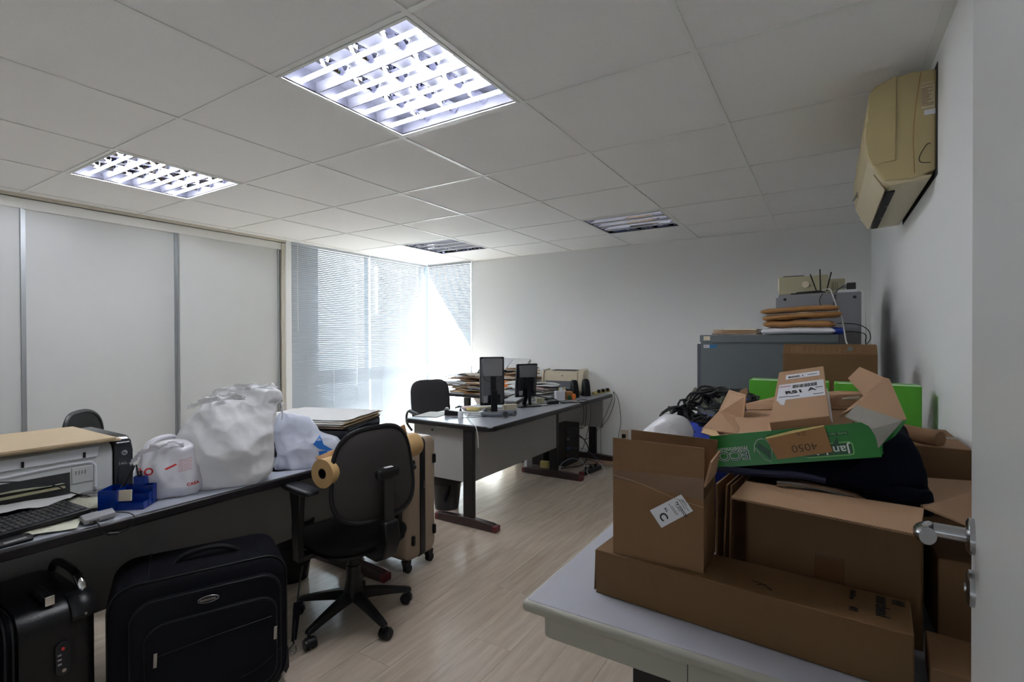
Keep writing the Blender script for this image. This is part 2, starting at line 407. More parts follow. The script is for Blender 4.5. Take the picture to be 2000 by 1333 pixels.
# window wall on the left: low sill wall, header, column, frames
struct(MB().box(-5.6, -5.5, -1.3, 3.42, -0.02, CEIL+0.1).box(-5.6, -5.02, 3.36, 3.42, -0.02, CEIL+0.1).make('wall_left', M_WALL))
sill = MB().box(-5.42, -5.10, 3.42, 5.84, -0.02, 0.25).box(-5.42, -5.16, 3.42, 3.86, 0.25, 2.9).make('wall_left_low', M_WALL); struct(sill)
struct(MB().box(-5.44, -5.06, 3.42, 5.70, 0.25, 0.272).make('trim_1', M_RAIL, bevel=0.003))
def window(n, axis, a0, a1, p, z0=0.26, z1=2.9, tr=(0.88, 1.03), fr=0.035):
    root = struct(bpy.data.objects.new('window_%d' % n, None)); COL.objects.link(root)
    def B(mb, u0, u1, za, zb, d0, d1):
        return mb.box(p+d0, p+d1, u0, u1, za, zb) if axis == 'x' else mb.box(u0, u1, p+d0, p+d1, za, zb)
    f = MB()
    B(f, a0, a0+fr, z0, z1, 0, .05); B(f, a1-fr, a1, z0, z1, 0, .05); B(f, a0, a1, z0, z0+fr, 0, .05); B(f, a0, a1, z1-fr, z1, 0, .05)
    f.make('window_frame', M_WFRAME, root)
    t = MB(); B(t, a0+fr, a1-fr, tr[0], tr[1], 0.0, .05); t.make('transom_bar', M_WFRAME, root)
    for za, zb in ((z0+fr, tr[0]), (tr[1], z1-fr)):
        g = MB(); B(g, a0+fr, a1-fr, za, zb, .022, .028); g.make('pane', M_GLASS, root)
    return root
window(1, 'x', 3.86, 4.64, -5.24)
window(2, 'x', 4.64, 5.70, -5.24)
window(3, 'y', -5.16, -4.22, YB+0.06)

# venetian blinds
def blind(name, label, axis, a0, a1, p, z1=2.503, z0=0.285, wand=None, tilt=54.3):
    root = thing(name, label, 'blind', (p, a0, z0) if axis == 'x' else (a0, p, z0), w=(0, 0, 0), group=None); root.location = (0, 0, 0)
    s = MB(); n = int((z1-0.03-z0)/0.0225); hw = 0.0125
    inn = 1 if axis == 'x' else -1     # inward direction
    for k in range(n):
        z = z1-0.04-k*0.0225; pts = []
        jit = rnd.uniform(-2, 2)
        for q in (-1, 0, 1):
            a = radians(tilt+jit*0.12); du = q*hw*cos(a)*inn; dz = -q*hw*sin(a)+(0.0003 if q == 0 else 0)
            pts.append((du, dz))
        vs = []
        for (du, dz) in pts:
            for e in (a0, a1): vs.append((p+du, e, z+dz) if axis == 'x' else (e, p+du, z+dz))
        s.add(vs, [(0, 1, 3, 2), (2, 3, 5, 4)])
    o = s.make('slat_set', M_SLAT, root); o['kind'] = 'stuff'
    def B(mb, u0, u1, za, zb, d0, d1):
        return mb.box(p+d0, p+d1, u0, u1, za, zb) if axis == 'x' else mb.box(u0, u1, p+d0, p+d1, za, zb)
    h = MB(); B(h, a0, a1, z1-0.025, z1, -0.014, 0.014); h.make('head_rail', M_SLAT, root)
    b = MB(); B(b, a0, a1, z0-0.012, z0+0.004, -0.012, 0.012); b.make('bottom_rail', M_SLAT, root)
    L = a1-a0
    for t in (0.18, 0.5, 0.82) if L > .9 else (0.3, 0.75):
        u = a0+L*t
        for dd in (-0.011, 0.011):
            P0 = (p+dd, u, z1-0.02) if axis == 'x' else (u, p+dd, z1-0.02); P1 = (P0[0], P0[1], z0)
            MB().tube([P0, P1], 0.0012, 4).make('ladder_cord', M_WCORD if dd > 0 else M_GREYP, root)
    if wand:
        P0 = (p+0.022, wand[0], z1-0.02) if axis == 'x' else (wand[0], p-0.022, z1-0.02)
        MB().tube([P0, (P0[0], P0[1], z1-wand[1])], 0.004, 6).make('tilt_wand', M_WCORD, root)
    return root
blind('venetian_blind', 'white venetian blind nearest the wardrobe, a dark column showing behind its left part', 'x', 3.43, 4.555, XL, wand=(3.5, 1.0))
blind('venetian_blind', 'white venetian blind hanging in the room corner on the long window wall', 'x', 4.575, 5.665, XL, wand=(4.68, 0.75))
blind('venetian_blind', 'narrow venetian blind at the end of the back wall, half in sunlight', 'y', -5.00, -4.222, YB-0.02)

# sliding wardrobe wall
wr = thing('sliding_wardrobe', 'built-in wardrobe wall with tall white sliding doors and grey metal stiles', 'wardrobe', (XL, 1, 0), w=(0, 0, 0)); wr.location = (0, 0, 0)
for y0, y1, dx in ((-0.9, 0.2, 0), (0.2, 1.239, 0.02), (1.239, 2.28, 0), (2.28, 3.29, 0.02)):
    d = MB().box(XL-0.06+dx, XL-0.03+dx, y0+0.016, y1-0.016, 0.03, 2.40).make('sliding_door', M_CLOSET, wr)
    for ys in (y0, y1-0.016):
        MB().box(XL-0.065+dx, XL-0.018+dx, ys, ys+0.016, 0.03, 2.40).make('stile', M_ALU, d)
MB().box(XL-0.10, XL+0.0, -1.0, 3.42, 2.40, 2.475).make('top_track', M_RAIL, wr, bevel=0.002)
MB().box(XL-0.02, XL+0.012, -1.0, 3.42, 2.482, CEIL).make('top_trim', M_BEIGE, wr)
MB().box(XL-0.10, XL+0.0, -1.0, 3.30, 0.0, 0.03).make('bottom_track', M_ALU, wr)
MB().box(XL-0.10, XL+0.01, 3.315, 3.355, 0.0, 2.47).make('end_frame', M_BEIGE, wr)
MB().box(XL-0.10, XL+0.018, 3.355, 3.425, 0.0, 2.47).make('end_frame', M_WALL, wr)
MB().box(XL-0.5, XL-0.12, -1.0, 3.36, 0.0, 0.05).make('floor_panel', M_CLOSET, wr)

# recessed troffer lamps
M_MIRROR = mat('mirror_louvre', (0.62, 0.63, 0.74), 0.015, metal=1.0)
M_PANDARK = mat('darkened_lamp_reflector', (0.040, 0.041, 0.058), 0.5)  # near-black in place of mirror: tube glare held down through the colour
M_TUBE_ON = mat('lit_tube', (0.90, 0.93, 1.0), 0.4, emit=27.0)
M_TUBE_OFF = mat('unlit_tube', (0.7, 0.7, 0.7), 0.4)
def troffer(c, r, on, label):
    x0, y0 = gx(c)+0.014, gy(r)+0.014; L = T-0.028; dp = 0.085
    root = thing('ceiling_light', label, 'light', (x0, y0, CEIL), w=(x0, y0, CEIL))
    w0 = (x0, y0, CEIL)
    f = MB(); z0, z1 = CEIL-0.004, CEIL+0.006; b = 0.012
    f.box(x0, x0+L, y0, y0+b, z0, z1).box(x0, x0+L, y0+L-b, y0+L, z0, z1).box(x0, x0+b, y0+b, y0+L-b, z0, z1).box(x0+L-b, x0+L, y0+b, y0+L-b, z0, z1)
    f.make('frame', M_RAIL, root)
    h = MB(); zt = CEIL+dp
    a0, a1, c0, c1 = x0+b, x0+L-b, y0+b, y0+L-b
    h.box(a0, a1, c0, c1, zt, zt+0.004)
    h.box(a0-0.002, a0, c0, c1, CEIL, zt).box(a1, a1+0.002, c0, c1, CEIL, zt).box(a0, a1, c0-0.002, c0, CEIL, zt).box(a0, a1, c1, c1+0.002, CEIL, zt)
    h.make('reflector_pan', M_PANDARK if on else M_MIRROR, root)
    n = 4; s = (c1-c0)/n
    for k in range(1, n):      # ridges between the tubes
        yc = c0+k*s
        MB().prism([(yc-0.002, CEIL+0.003), (yc+0.002, CEIL+0.003), (yc+0.006, CEIL+0.016), (yc+0.012, CEIL+0.042), (yc-0.012, CEIL+0.042), (yc-0.006, CEIL+0.016)], 'x', a0, a1).make('ridge_reflector', M_PANDARK if on else M_MIRROR, root)
    m = 4; sx = (a1-a0)/m; blade = None
    for k in range(n):
        ya, yb = c0+k*s, c0+(k+1)*s; yc = (ya+yb)/2
        tb = MB().tube([(a0+0.004, yc, CEIL+0.017), (a1-0.004, yc, CEIL+0.017)], 0.0085, 12).make('tube', M_TUBE_ON if on else M_TUBE_OFF, root, smooth=True)
        for j in range(1, m):
            xc = a0+j*sx; w1 = 0.022; w2 = 0.003
            mb = MB(); zt2 = CEIL+0.062; N = 6; vs = []
            for q in range(N+1):
                y = ya+0.004+(yb-ya-0.008)*q/N; e = abs(q/N-0.5)*2
                zz = CEIL+0.027; ww = w1*(0.75+0.5*e)
                vs += [(xc-w2, y, zz), (xc+w2, y, zz), (xc+ww*0.6, y, CEIL+0.042), (xc+ww, y, zt2), (xc-ww, y, zt2), (xc-ww*0.6, y, CEIL+0.042)]
            fs = []
            for q in range(N):
                for e in range(6): fs.append((q*6+e, q*6+(e+1) % 6, (q+1)*6+(e+1) % 6, (q+1)*6+e))
            fs += [(5, 4, 3, 2, 1, 0), tuple(N*6+e for e in range(6))]
            mb.add(vs, fs); mb.make('louvre_blade', M_MIRROR, root)
    return root
troffer(-2, -1, 1, 'large lit ceiling light with four glowing tubes, nearest the camera')
troffer(-5, -1, 1, 'lit ceiling light over the wardrobe side, beside the sliding doors')
troffer(-2, 3, 0, 'unlit mirrored ceiling light near the middle of the back wall')
troffer(-5, 3, 0, 'unlit mirrored ceiling light in front of the venetian blinds')

# the open door on the right, seen almost edge-on
dr = struct(bpy.data.objects.new('door_1', None)); COL.objects.link(dr)
A = Vector((0.187, 1.01, 0)); B_ = Vector((0.089, 0.20, 0)); dd = (B_-A).normalized(); nn = Vector((-dd.y, dd.x, 0))
if nn.x < 0: nn = -nn
MB().slab([A, B_, B_+nn*0.035, A+nn*0.035], -2.1).make('door_leaf', mat('grey_white_door_paint', (0.50, 0.50, 0.485), 0.4), dr, bevel=0.002)
hx = A+dd*0.05
hd = MB(); P = lambda a, o, z: hx+dd*a-nn*o+Vector((0, 0, z))
hd.tube([P(0, 0, 1.145), P(0, 0.006, 1.145), P(0, 0.009, 1.145)], [0.0255, 0.0255, 0.02], 28)
hd.tube([P(0, 0.004, 1.145), P(0, 0.045, 1.145)], 0.0105, 16)
hd.tube([P(-0.004, 0.050, 1.145), P(0.01, 0.056, 1.1455), P(0.03, 0.058, 1.148), P(0.05, 0.056, 1.15), P(0.058, 0.052, 1.151)], [0.0105, 0.012], 16, smooth=5)
hd.make('door_handle', M_STEEL, dr, smooth=True)
kk = MB().tube([P(0, 0, 1.070), P(0, 0.006, 1.070), P(0, 0.009, 1.070)], [0.0255, 0.0255, 0.02], 28).tube([P(0, .008, 1.07), P(0, .011, 1.07)], 0.006, 10).make('key_rosette', M_STEEL, dr, smooth=True)

struct(MB().box(0.10, XR, 0.02, 0.18, -0.02, CEIL+0.1).make('wall_front_stub', M_WALL))

# wall socket
so = thing('wall_socket', 'cream wall socket with a black plug, low on the back wall', 'socket', (-1.99, YB, 0.27))
MB().box(-2.045, -1.955, YB-0.008, YB, 0.215, 0.345).make('face_plate', M_CREAM, so, bevel=0.003)
MB().box(-2.02, -1.98, YB-0.04, YB-0.008, 0.255, 0.30).make('plug', M_BLK, so, bevel=0.004)

# ------------------------------------------------------------ desks
D = 0.775
def desk(label, x0, x1, y0, y1, corner=0.05, feet=(), panels=(), th=0.04, group=None, footdir='x', loc=None, rs=None):
    c = ((x0+x1)/2, (y0+y1)/2, 0)
    root = thing('office_desk', label, 'desk', c, group=group)
    rs = rs or corner
    MB().prism(rrect(x0, x1, y0, y1, rs), 'z', D-th, D-0.0012).make('edge_band', M_EDGE, root, bevel=0.011, seg=3)
    MB().prism(rrect(x0+0.014, x1-0.014, y0+0.014, y1-0.014, 0.04), 'z', D-0.01, D).make('desktop', M_TOP, root, bevel=0.0006, seg=1)
    for (px_, py_, a0, a1) in feet:
        lg = MB().box(px_-0.045, px_+0.045, py_-0.022, py_+0.022, 0.06, D-th).make('leg', M_LEG, root, bevel=0.006)
        ft = MB().prism([(a0, 0.0), (a1, 0.0), (a1, 0.045), (a1-0.05, 0.058), (px_, 0.072), (a0+0.05, 0.058), (a0, 0.045)], 'y', py_-0.03, py_+0.03).make('foot', M_FOOT, root, bevel=0.008)
        for e, s_ in ((a0, 1), (a1, -1)):
            cap = MB().box(min(e, e+s_*0.03)-0.002, max(e, e+s_*0.03)+0.002, py_-0.032, py_+0.032, 0.004, 0.05).make('end_cap', M_RED, root, bevel=0.006)
    for p in panels:
        MB().box(*p).make('modesty_panel', M_PANEL, root, bevel=0.002)
    return root
desk('long grey desk under the white plastic bags and the inkjet printer', -3.05, -2.17, -0.45, 2.25,
     feet=((-2.55, 2.10, -2.93, -2.18), (-2.55, -0.25, -2.93, -2.18)), panels=((-2.62, -2.60, -0.2, 2.07, 0.28, D-0.05),))
dA = desk('grey desk with two computer monitors and a grey plastic pipe on it', -2.94, -2.07, 3.02, 4.655,
     feet=((-2.30, 3.06, -2.62, -2.04), (-2.37, 4.60, -2.74, -2.05)), panels=((-2.34, -2.322, 3.10, 4.56, 0.31, D-0.04), (-2.90, -2.345, 3.10, 3.118, 0.31, D-0.04)), rs=(0.04, 0.04, 0.05, 0.09))
wpart(dA, dA)
MB().tube([(-2.70, 3.099, 0.69), (-2.70, 3.094, 0.69)], 0.008, 12).make('keyhole', M_BLK, dA)
MB().box(-2.66, -2.55, 3.097, 3.099, 0.715, 0.728).make('sticker', M_PAPER, dA)
dB = desk('grey desk along the back wall under the heap of folders and the laser printer', -4.02, -2.10, 4.665, 5.60,
     feet=((-2.33, 5.52, -2.72, -2.05), (-3.86, 5.1, -4.16, -3.56)), panels=((-4.0, -2.16, 5.40, 5.418, 0.40, D-0.04), (-3.5, -2.6, 4.95, 4.968, 0.42, D-0.04)))

# white table in front
def table():
    x0, x1, y0, y1 = -0.648, 0.345, 1.075, 3.02
    r = thing('white_table', 'white laminate table with cream edge, heaped with cartons by the right wall', 'table', ((x0+x1)/2, 2.0, 0))
    MB().prism(rrect(x0, x1, y0, y1, 0.012), 'z', D-0.03, D-0.001).make('edge_band', M_WEDGE, r, bevel=0.013, seg=4)
    MB().prism(rrect(x0+0.011, x1-0.011, y0+0.011, y1-0.011, 0.008), 'z', D-0.01, D).make('tabletop', M_WTOP, r, bevel=0.0008, seg=1)
    MB().prism(rrect(x0+0.05, x1-0.05, y0+0.018, y1-0.05, 0.02), 'z', D-0.085, D-0.031).make('apron', M_WEDGE, r, bevel=0.003)
    MB().box(x0+0.40, x0+0.4012, y0+0.0165, y0+0.018, D-0.085, D-0.031).make('apron_joint', M_DARK, r)
    for yy in (y0+0.10, y1-0.2):
        MB().box(x0+0.26, x0+0.34, yy-0.02, yy+0.02, 0.05, D-0.085).make('leg', M_LEG, r, bevel=0.004)
        MB().box(x0+0.1, x1-0.15, yy-0.025, yy+0.025, 0.0, 0.05).make('foot', M_FOOT, r, bevel=0.006)
    return r
table()

# ------------------------------------------------------------ swivel chairs
def blob(mb, c, fx, fy, fz, sx, sy, sz, p=2.6, nu=28, nv=16):
    """superellipsoid cushion on axes fx fy fz"""
    def e(a, q): return (abs(a)**q)*(1 if a >= 0 else -1)
    q = 2/p; c = Vector(c); vs = []
    for j in range(nv+1):
        v = -pi/2+pi*j/nv
        for i in range(nu):
            u = 2*pi*i/nu
            X = e(cos(v), 0.6)*e(cos(u), q)*sx; Y = e(cos(v), 0.6)*e(sin(u), q)*sy; Z = e(sin(v), 0.8)*sz
            vs.append(c+Vector(fx)*X+Vector(fy)*Y+Vector(fz)*Z)
    fs = [(j*nu+i, j*nu+(i+1) % nu, (j+1)*nu+(i+1) % nu, (j+1)*nu+i) for j in range(nv) for i in range(nu)]
    return mb.add(vs, fs)

def swivel_chair(label, loc, face, arms=True, seat_z=0.47, back_z=0.785, group=None, base_rot=0.3, label_sticker=True):
    """built facing +X in local space, then turned"""
    r = thing('office_chair', label, 'chair', loc, rotz=face, group=group, w=(0, 0, 0))
    N = 5
    hub = MB().lathe([(0.0, 0.10), (0.045, 0.10), (0.05, 0.13), (0.036, 0.22), (0.034, 0.27), (0.028, 0.275), (0.027, 0.33), (0.021, 0.335), (0.021, 0.40), (0.0, 0.40)], seg=24, closed=False)
    hub.make('gas_column', M_BLK, r, smooth=True)
    for k in range(N):
        a = base_rot+2*pi*k/N; d = Vector((cos(a), sin(a), 0)); s_ = Vector((-sin(a), cos(a), 0))
        m = MB(); prev = None; st = []
        for t, wd, zt, zb in ((0.03, 0.026, 0.145, 0.095), (0.10, 0.024, 0.135, 0.09), (0.20, 0.021, 0.112, 0.078), (0.275, 0.018, 0.092, 0.066), (0.30, 0.016, 0.084, 0.066)):
            c = d*t
            st.append([c-s_*wd+Vector((0, 0, zb)), c+s_*wd+Vector((0, 0, zb)), c+s_*wd*0.75+Vector((0, 0, zt)), c-s_*wd*0.75+Vector((0, 0, zt))])
        vs = [p for q in st for p in q]; fs = [(3, 2, 1, 0), tuple(16+i for i in range(4))]
        for j in range(4):
            for i in range(4): fs.append((j*4+i, j*4+(i+1) % 4, (j+1)*4+(i+1) % 4, (j+1)*4+i))
        m.add(vs, fs)
        lg = m.make('base_leg', M_BLK, r, bevel=0.005)
        a2 = a+0.5+k*0.7; c = d*0.287; wd = Vector((cos(a2), sin(a2), 0)); s2 = Vector((-wd.y, wd.x, 0)); c2 = c+wd*0.012
        cs = MB()
        for e in (-1, 1):
            cs.cyl(c2+s2*e*0.006+Vector((0, 0, 0.026)), c2+s2*e*0.026+Vector((0, 0, 0.026)), 0.026, 0.0245, 20)
        cs.cyl(c+Vector((0, 0, 0.03)), c+Vector((0, 0, 0.075)), 0.008, seg=10)
        k0 = len(cs.v); pts = [(radians(t)) for t in range(-10, 191, 20)]
        arc = [(0.030*cos(t), 0.030*sin(t)+0.026) for t in pts]+[(-0.018, 0.026), (0.018, 0.026)]
        vs = [c2+wd*u+s2*-0.016+Vector((0, 0, v)) for u, v in arc]+[c2+wd*u+s2*0.016+Vector((0, 0, v)) for u, v in arc]
        n = len(arc); cs.add(vs, [tuple(range(n)), tuple(range(2*n-1, n-1, -1))]+[(i, (i+1) % n, (i+1) % n+n, i+n) for i in range(n)])
        cs.make('caster', M_BLK, lg, smooth=True)
    s = MB(); blob(s, (0.0, 0, seat_z-0.03), (1, 0, 0), (0, 1, 0), (0, 0, 1), 0.235, 0.24, 0.04, p=3.2); s.make('seat', M_FABRIC, r, smooth=True)
    s = MB(); blob(s, (0.0, 0, seat_z-0.062), (1, 0, 0), (0, 1, 0), (0, 0, 1), 0.225, 0.23, 0.022, p=3.4); s.make('seat_shell', M_BLK, r, smooth=True)
    MB().box(-0.12, 0.08, -0.07, 0.07, seat_z-0.11, seat_z-0.07).make('mechanism', M_BLK, r, bevel=0.01)
    MB().tube([(0.0, -0.05, seat_z-0.10), (0.0, -0.20, seat_z-0.105), (0, -0.24, seat_z-0.10)], 0.005, 8).make('height_lever', M_STEEL, r, smooth=True)
    # backrest on its bar
    n = Vector((-1, 0, 0.12)).normalized(); up = Vector((0.12, 0, 1)).normalized()
    bc = Vector((-0.235, 0, back_z))
    def back(mb, off, hw, hh, dz, th, bulge):
        NU, NV = 24, 20; 
        def fn(u, v):
            a = 2*pi*u; rr = v; ca, sa = cos(a), sin(a)
            q = 2/3.2; X = (abs(ca)**q)*(1 if ca > 0 else -1)*hw*rr; Z = (abs(sa)**q)*(1 if sa > 0 else -1)*hh*rr
            X *= 1-0.10*(Z/hh)          # narrower at the top
            curve = 0.9*X*X
            return bc+Vector((0, 1, 0))*X+up*Z-n*curve-n*(off+bulge*(1-rr**4))
        k = len(mb.v); mb.grid(fn, 40, 10)
    f = MB()
    back(f, 0.012, 0.225, 0.215, 0, 0, 0.035); back(f, 0.012, 0.225, 0.215, 0, 0, 0.0)
    f.make('backrest', M_FABRIC, r, smooth='all')
    b = MB(); back(b, 0.012, 0.229, 0.219, 0, 0, -0.004); back(b, 0.010, 0.229, 0.219, 0, 0, -0.028); b.make('back_shell', M_BLKR, r, smooth='all')
    rim = []
    for i in range(49):
        a = 2*pi*i/48; q = 2/3.2; ca, sa = cos(a), sin(a); X = (abs(ca)**q)*(1 if ca > 0 else -1)*0.229; Z = (abs(sa)**q)*(1 if sa > 0 else -1)*0.219; X *= 1-0.1*(Z/0.219)
        rim.append(bc+Vector((0, 1, 0))*X+up*Z-n*(0.9*X*X)-n*0.008)
    MB().tube(rim, 0.0105, 8, cap=False).make('rim_trim', M_BLK, r, smooth=True)
    k = MB(); k.obox(bc+n*0.052+up*0.0, (0.045, 0.125, 0.052), (0, -0.12, 0)); kb = k.make('back_bracket', M_BLK, r, bevel=0.018, seg=4)
    if label_sticker: MB().obox(bc+n*0.0635+up*0.0268, (0.018, 0.045, 0.001), (0, -0.12, 0)).make('white_sticker', M_LABEL, kb)
    MB().bar(bc+n*0.058-up*0.02, (-0.305, 0, 0.50), 0.050, 0.016, up=n).make('back_bar', M_BLKR, r, bevel=0.004)
    MB().prism([(-0.325, 0.57), (-0.275, 0.57), (-0.262, 0.45), (-0.20, 0.41), (-0.12, 0.40), (-0.12, 0.365), (-0.24, 0.36), (-0.305, 0.39), (-0.34, 0.47)], 'y', -0.042, 0.042).make('bar_cover', M_BLK, r, bevel=0.015, seg=3)
    if arms:
        for e in (-1, 1):
            p = MB(); blob(p, (0.0, e*0.285, 0.728), (1, 0, 0), (0, 1, 0), (0, 0, 1), 0.135, 0.045, 0.018, p=3.4, nu=28, nv=10); p.make('armrest_pad', M_VINYL, r, smooth=True)
            MB().prism([(-0.03, 0.715), (0.075, 0.715), (0.055, 0.62), (0.045, 0.43), (-0.015, 0.43), (-0.02, 0.62)], 'y', e*0.285-0.016, e*0.285+0.016).make('armrest_post', M_BLK, r, bevel=0.008)
            MB().box(-0.02, 0.04, min(e*0.10, e*0.30), max(e*0.10, e*0.30), 0.385, 0.41).make('armrest_bracket', M_BLK, r, bevel=0.004)
            MB().box(-0.018, 0.038, min(e*0.272, e*0.300), max(e*0.272, e*0.300), 0.39, 0.5).make('armrest_bracket', M_BLK, r, bevel=0.004)
    return r
ch = swivel_chair('black swivel office chair in front of the bag-covered desk, its back to the camera', (-2.055, 1.745, 0), pi-0.13, base_rot=0.55)
swivel_chair('black office chair behind the inkjet printer, only its top showing', (-3.48, 1.26, 0), 0.85, arms=False, base_rot=0.1, label_sticker=False, back_z=0.80)

# armchair with looped arms by the monitors
def loop_chair():
    r = thing('office_armchair', 'dark grey fabric chair with looped tubular arms near the blinds', 'chair', (-3.36, 3.98, 0), rotz=-0.42, w=(0, 0, 0))
    s = MB(); blob(s, (0.02, 0, 0.44), (1, 0, 0), (0, 1, 0), (0, 0, 1), 0.24, 0.24, 0.045, p=3.4); s.make('seat', M_GREYF, r, smooth=True)
    b = MB(); blob(b, (-0.23, 0, 0.755), (-0.13, 0, 0.99), (0, 1, 0), (1, 0, 0.13), 0.235, 0.225, 0.035, p=4.2); b.make('backrest', M_GREYF, r, smooth=True)
    for e in (-1, 1):
        a = MB().tube([(-0.20, e*0.225, 0.47), (-0.24, e*0.265, 0.55), (-0.22, e*0.275, 0.64), (-0.13, e*0.28, 0.685), (0.08, e*0.28, 0.67), (0.15, e*0.28, 0.62), (0.17, e*0.27, 0.52), (0.13, e*0.22, 0.42)], 0.0125, 10, smooth=6)
        a.make('arm_tube', M_BLK, r, smooth=True)
        MB().tube([(-0.12, e*0.28, 0.688), (0.08, e*0.28, 0.674), (0.13, e*0.28, 0.64)], 0.02, 12, smooth=4).make('arm_pad', M_BLK, r, smooth=True)
    MB().cyl((0, 0, 0.09), (0, 0, 0.40), 0.028, 0.024, 20).make('gas_column', M_BLK, r, smooth=True)
    for k in range(5):
        a = 0.2+2*pi*k/5; d = Vector((cos(a), sin(a), 0))
        lg = MB().bar(d*0.02+Vector((0, 0, 0.115)), d*0.29+Vector((0, 0, 0.075)), 0.035, 0.025).make('base_leg', M_BLK, r, bevel=0.005)
        c = d*0.28; s2 = Vector((-d.y, d.x, 0))
        MB().cyl(c-s2*0.024+Vector((0, 0, 0.027)), c+s2*0.024+Vector((0, 0, 0.027)), 0.027, seg=18).cyl(c+Vector((0, 0, 0.03)), c+Vector((0, 0, 0.07)), 0.008, seg=8).make('caster', M_BLK, lg, smooth=True)
    MB().box(-0.12, 0.12, -0.08, 0.08, 0.385, 0.405).make('seat_plate', M_BLK, r)
loop_chair()

# ------------------------------------------------------------ wardrobe-side steel cabinets at the right
cb = thing('filing_cabinet', 'dark grey steel filing cabinet with envelopes on top, seen from its side', 'cabinet', (-0.31, 3.56, 0))
MB().box(-0.67, 0.06, 3.32, 3.80, 0.02, 1.418).box(-0.675, 0.062, 3.315, 3.805, 1.400, 1.445).make('body', M_CAB, cb, bevel=0.004)
MB().box(-0.60, 0.05, 3.3135, 3.3155, 1.3935, 1.3955).make('lid_seam', M_DARK, cb)
for k in range(4):
    z0 = 0.06+k*0.335
    d = MB().box(-0.695, -0.67, 3.335, 3.785, z0, z0+0.325).make('drawer', M_CABD, cb, bevel=0.004)
    MB().box(-0.71, -0.695, 3.50, 3.62, z0+0.16, z0+0.18).make('handle', M_STEEL, d, bevel=0.003)
s_ = MB().box(-0.652, -0.613, 3.3135, 3.3145, 1.412, 1.438).make('torn_label', M_CREAM, cb)
MB().box(-0.652, -0.618, 3.318, 3.3192, 1.365, 1.384).make('white_sticker', M_LABEL, cb)
MB().box(-0.618, -0.574, 3.318, 3.3192, 1.364, 1.385).make('blue_sticker', mat('blue_sticker_print', (0.01, 0.13, 0.30), 0.4), cb)
for dx in (0.006, 0.010, 0.014, 0.022, 0.026): MB().box(-0.652+dx, -0.650+dx, 3.3170, 3.3181, 1.369, 1.380).make('printed_mark', M_INK, cb)
cb2 = thing('steel_cabinet', 'tall light grey steel cabinet in the corner carrying the old printer and router', 'cabinet', (-0.04, 4.3, 0))
MB().box(-0.275, 0.19, 3.86, 4.75, 0.02, 1.718).make('body', M_CAB2, cb2, bevel=0.004)
MB().box(-0.29, -0.275, 3.88, 4.30, 0.06, 1.70).make('door', M_CAB2, cb2, bevel=0.003)
MB().box(-0.29, -0.275, 4.31, 4.73, 0.06, 1.70).make('door', M_CAB2, cb2, bevel=0.003)
for xx in (-0.235, 0.155): MB().cyl((xx, 3.858, 1.685), (xx, 3.8605, 1.685), 0.010, seg=16).make('bolt_cap', M_BLK, cb2)

# ------------------------------------------------------------ air conditioner
ac = thing('air_conditioner', 'yellowed wall-mounted air conditioner high on the right wall', 'air conditioner', (XR, 2.95, 1.99))
prof = [(0.0, 2.445), (-0.075, 2.452), (-0.125, 2.445), (-0.185, 2.42), (-0.205, 2.395), (-0.209, 2.33), (-0.212, 2.20), (-0.205, 2.13), (-0.183, 2.085), (-0.160, 2.045), (-0.07, 2.04), (0.0, 2.065)]
prof = [(XR+a, b) for a, b in prof]
def P3(p, y): return (p[0], y, p[1])
yA, yB = 2.46, 3.42
bd = MB().prism([(x_, z_) for x_, z_ in prof], 'y', yA, yB).make('body', M_AC, ac, bevel=0.008, seg=3)
# front cover, slightly proud, in two steps
MB().prism([(XR-0.120, 2.449), (XR-0.187, 2.424), (XR-0.209, 2.397), (XR-0.213, 2.33), (XR-0.213, 2.295), (XR-0.222, 2.29), (XR-0.224, 2.22), (XR-0.214, 2.15), (XR-0.200, 2.115), (XR-0.123, 2.12)], 'y', yA-0.006, yB+0.006).make('front_cover', M_AC, ac, bevel=0.006, seg=3)
MB().prism([(XR-0.215, 2.14), (XR-0.188, 2.088), (XR-0.165, 2.045), (XR-0.14, 2.025), (XR-0.02, 2.035), (XR-0.01, 2.05), (XR-0.15, 2.06)], 'y', yA+0.005, yB-0.005).make('underside', M_AC2, ac, bevel=0.005)
MB().slab([(XR-0.146, 2.55, 2.024), (XR-0.118, 2.55, 2.0262), (XR-0.118, 3.36, 2.0262), (XR-0.146, 3.36, 2.024)], 0.006).make('air_outlet', M_DARK, ac)
for yy in (2.82, 3.08): MB().box(XR-0.148, XR-0.116, yy, yy+0.008, 2.0195, 2.024).make('vane_rib', M_AC2, ac)
MB().slab([(XR-0.190, 2.5, 2.088), (XR-0.152, 2.5, 2.020), (XR-0.152, 3.39, 2.020), (XR-0.190, 3.39, 2.088)], 0.005).make('flap', M_AC2, ac, bevel=0.002)
MB().cyl((XR-0.219, 3.17, 2.165), (XR-0.2255, 3.17, 2.168), 0.03, seg=20).make('display_window', M_GREYP, ac)
MB().tube([(XR-0.048, yA-0.0065, 2.44), (XR-0.062, yA-0.0065, 2.33), (XR-0.070, yA-0.0065, 2.20), (XR-0.066, yA-0.0065, 2.06)], 0.0013, 4, smooth=5).make('side_seam', M_ENV, ac)
MB().tube([(XR-0.018, yA-0.001, 2.165), (XR-0.030, yA-0.001, 2.163), (XR-0.05, yA-0.001, 2.125), (XR-0.048, yA-0.001, 2.10), (XR-0.018, yA-0.001, 2.093)], 0.0014, 4, smooth=4).make('knockout_line', M_DARK, ac)
MB().box(XR-0.047, XR-0.006, yA-0.002, yA-0.001, 2.30, 2.40).make('rating_label', M_AC2, ac)
text('KOMECO', 0.0105, M_ENV, ac, (XR-0.046, yA-0.002, 2.386), (1, 0, 0), (0, 0, 1), squash=0.92)
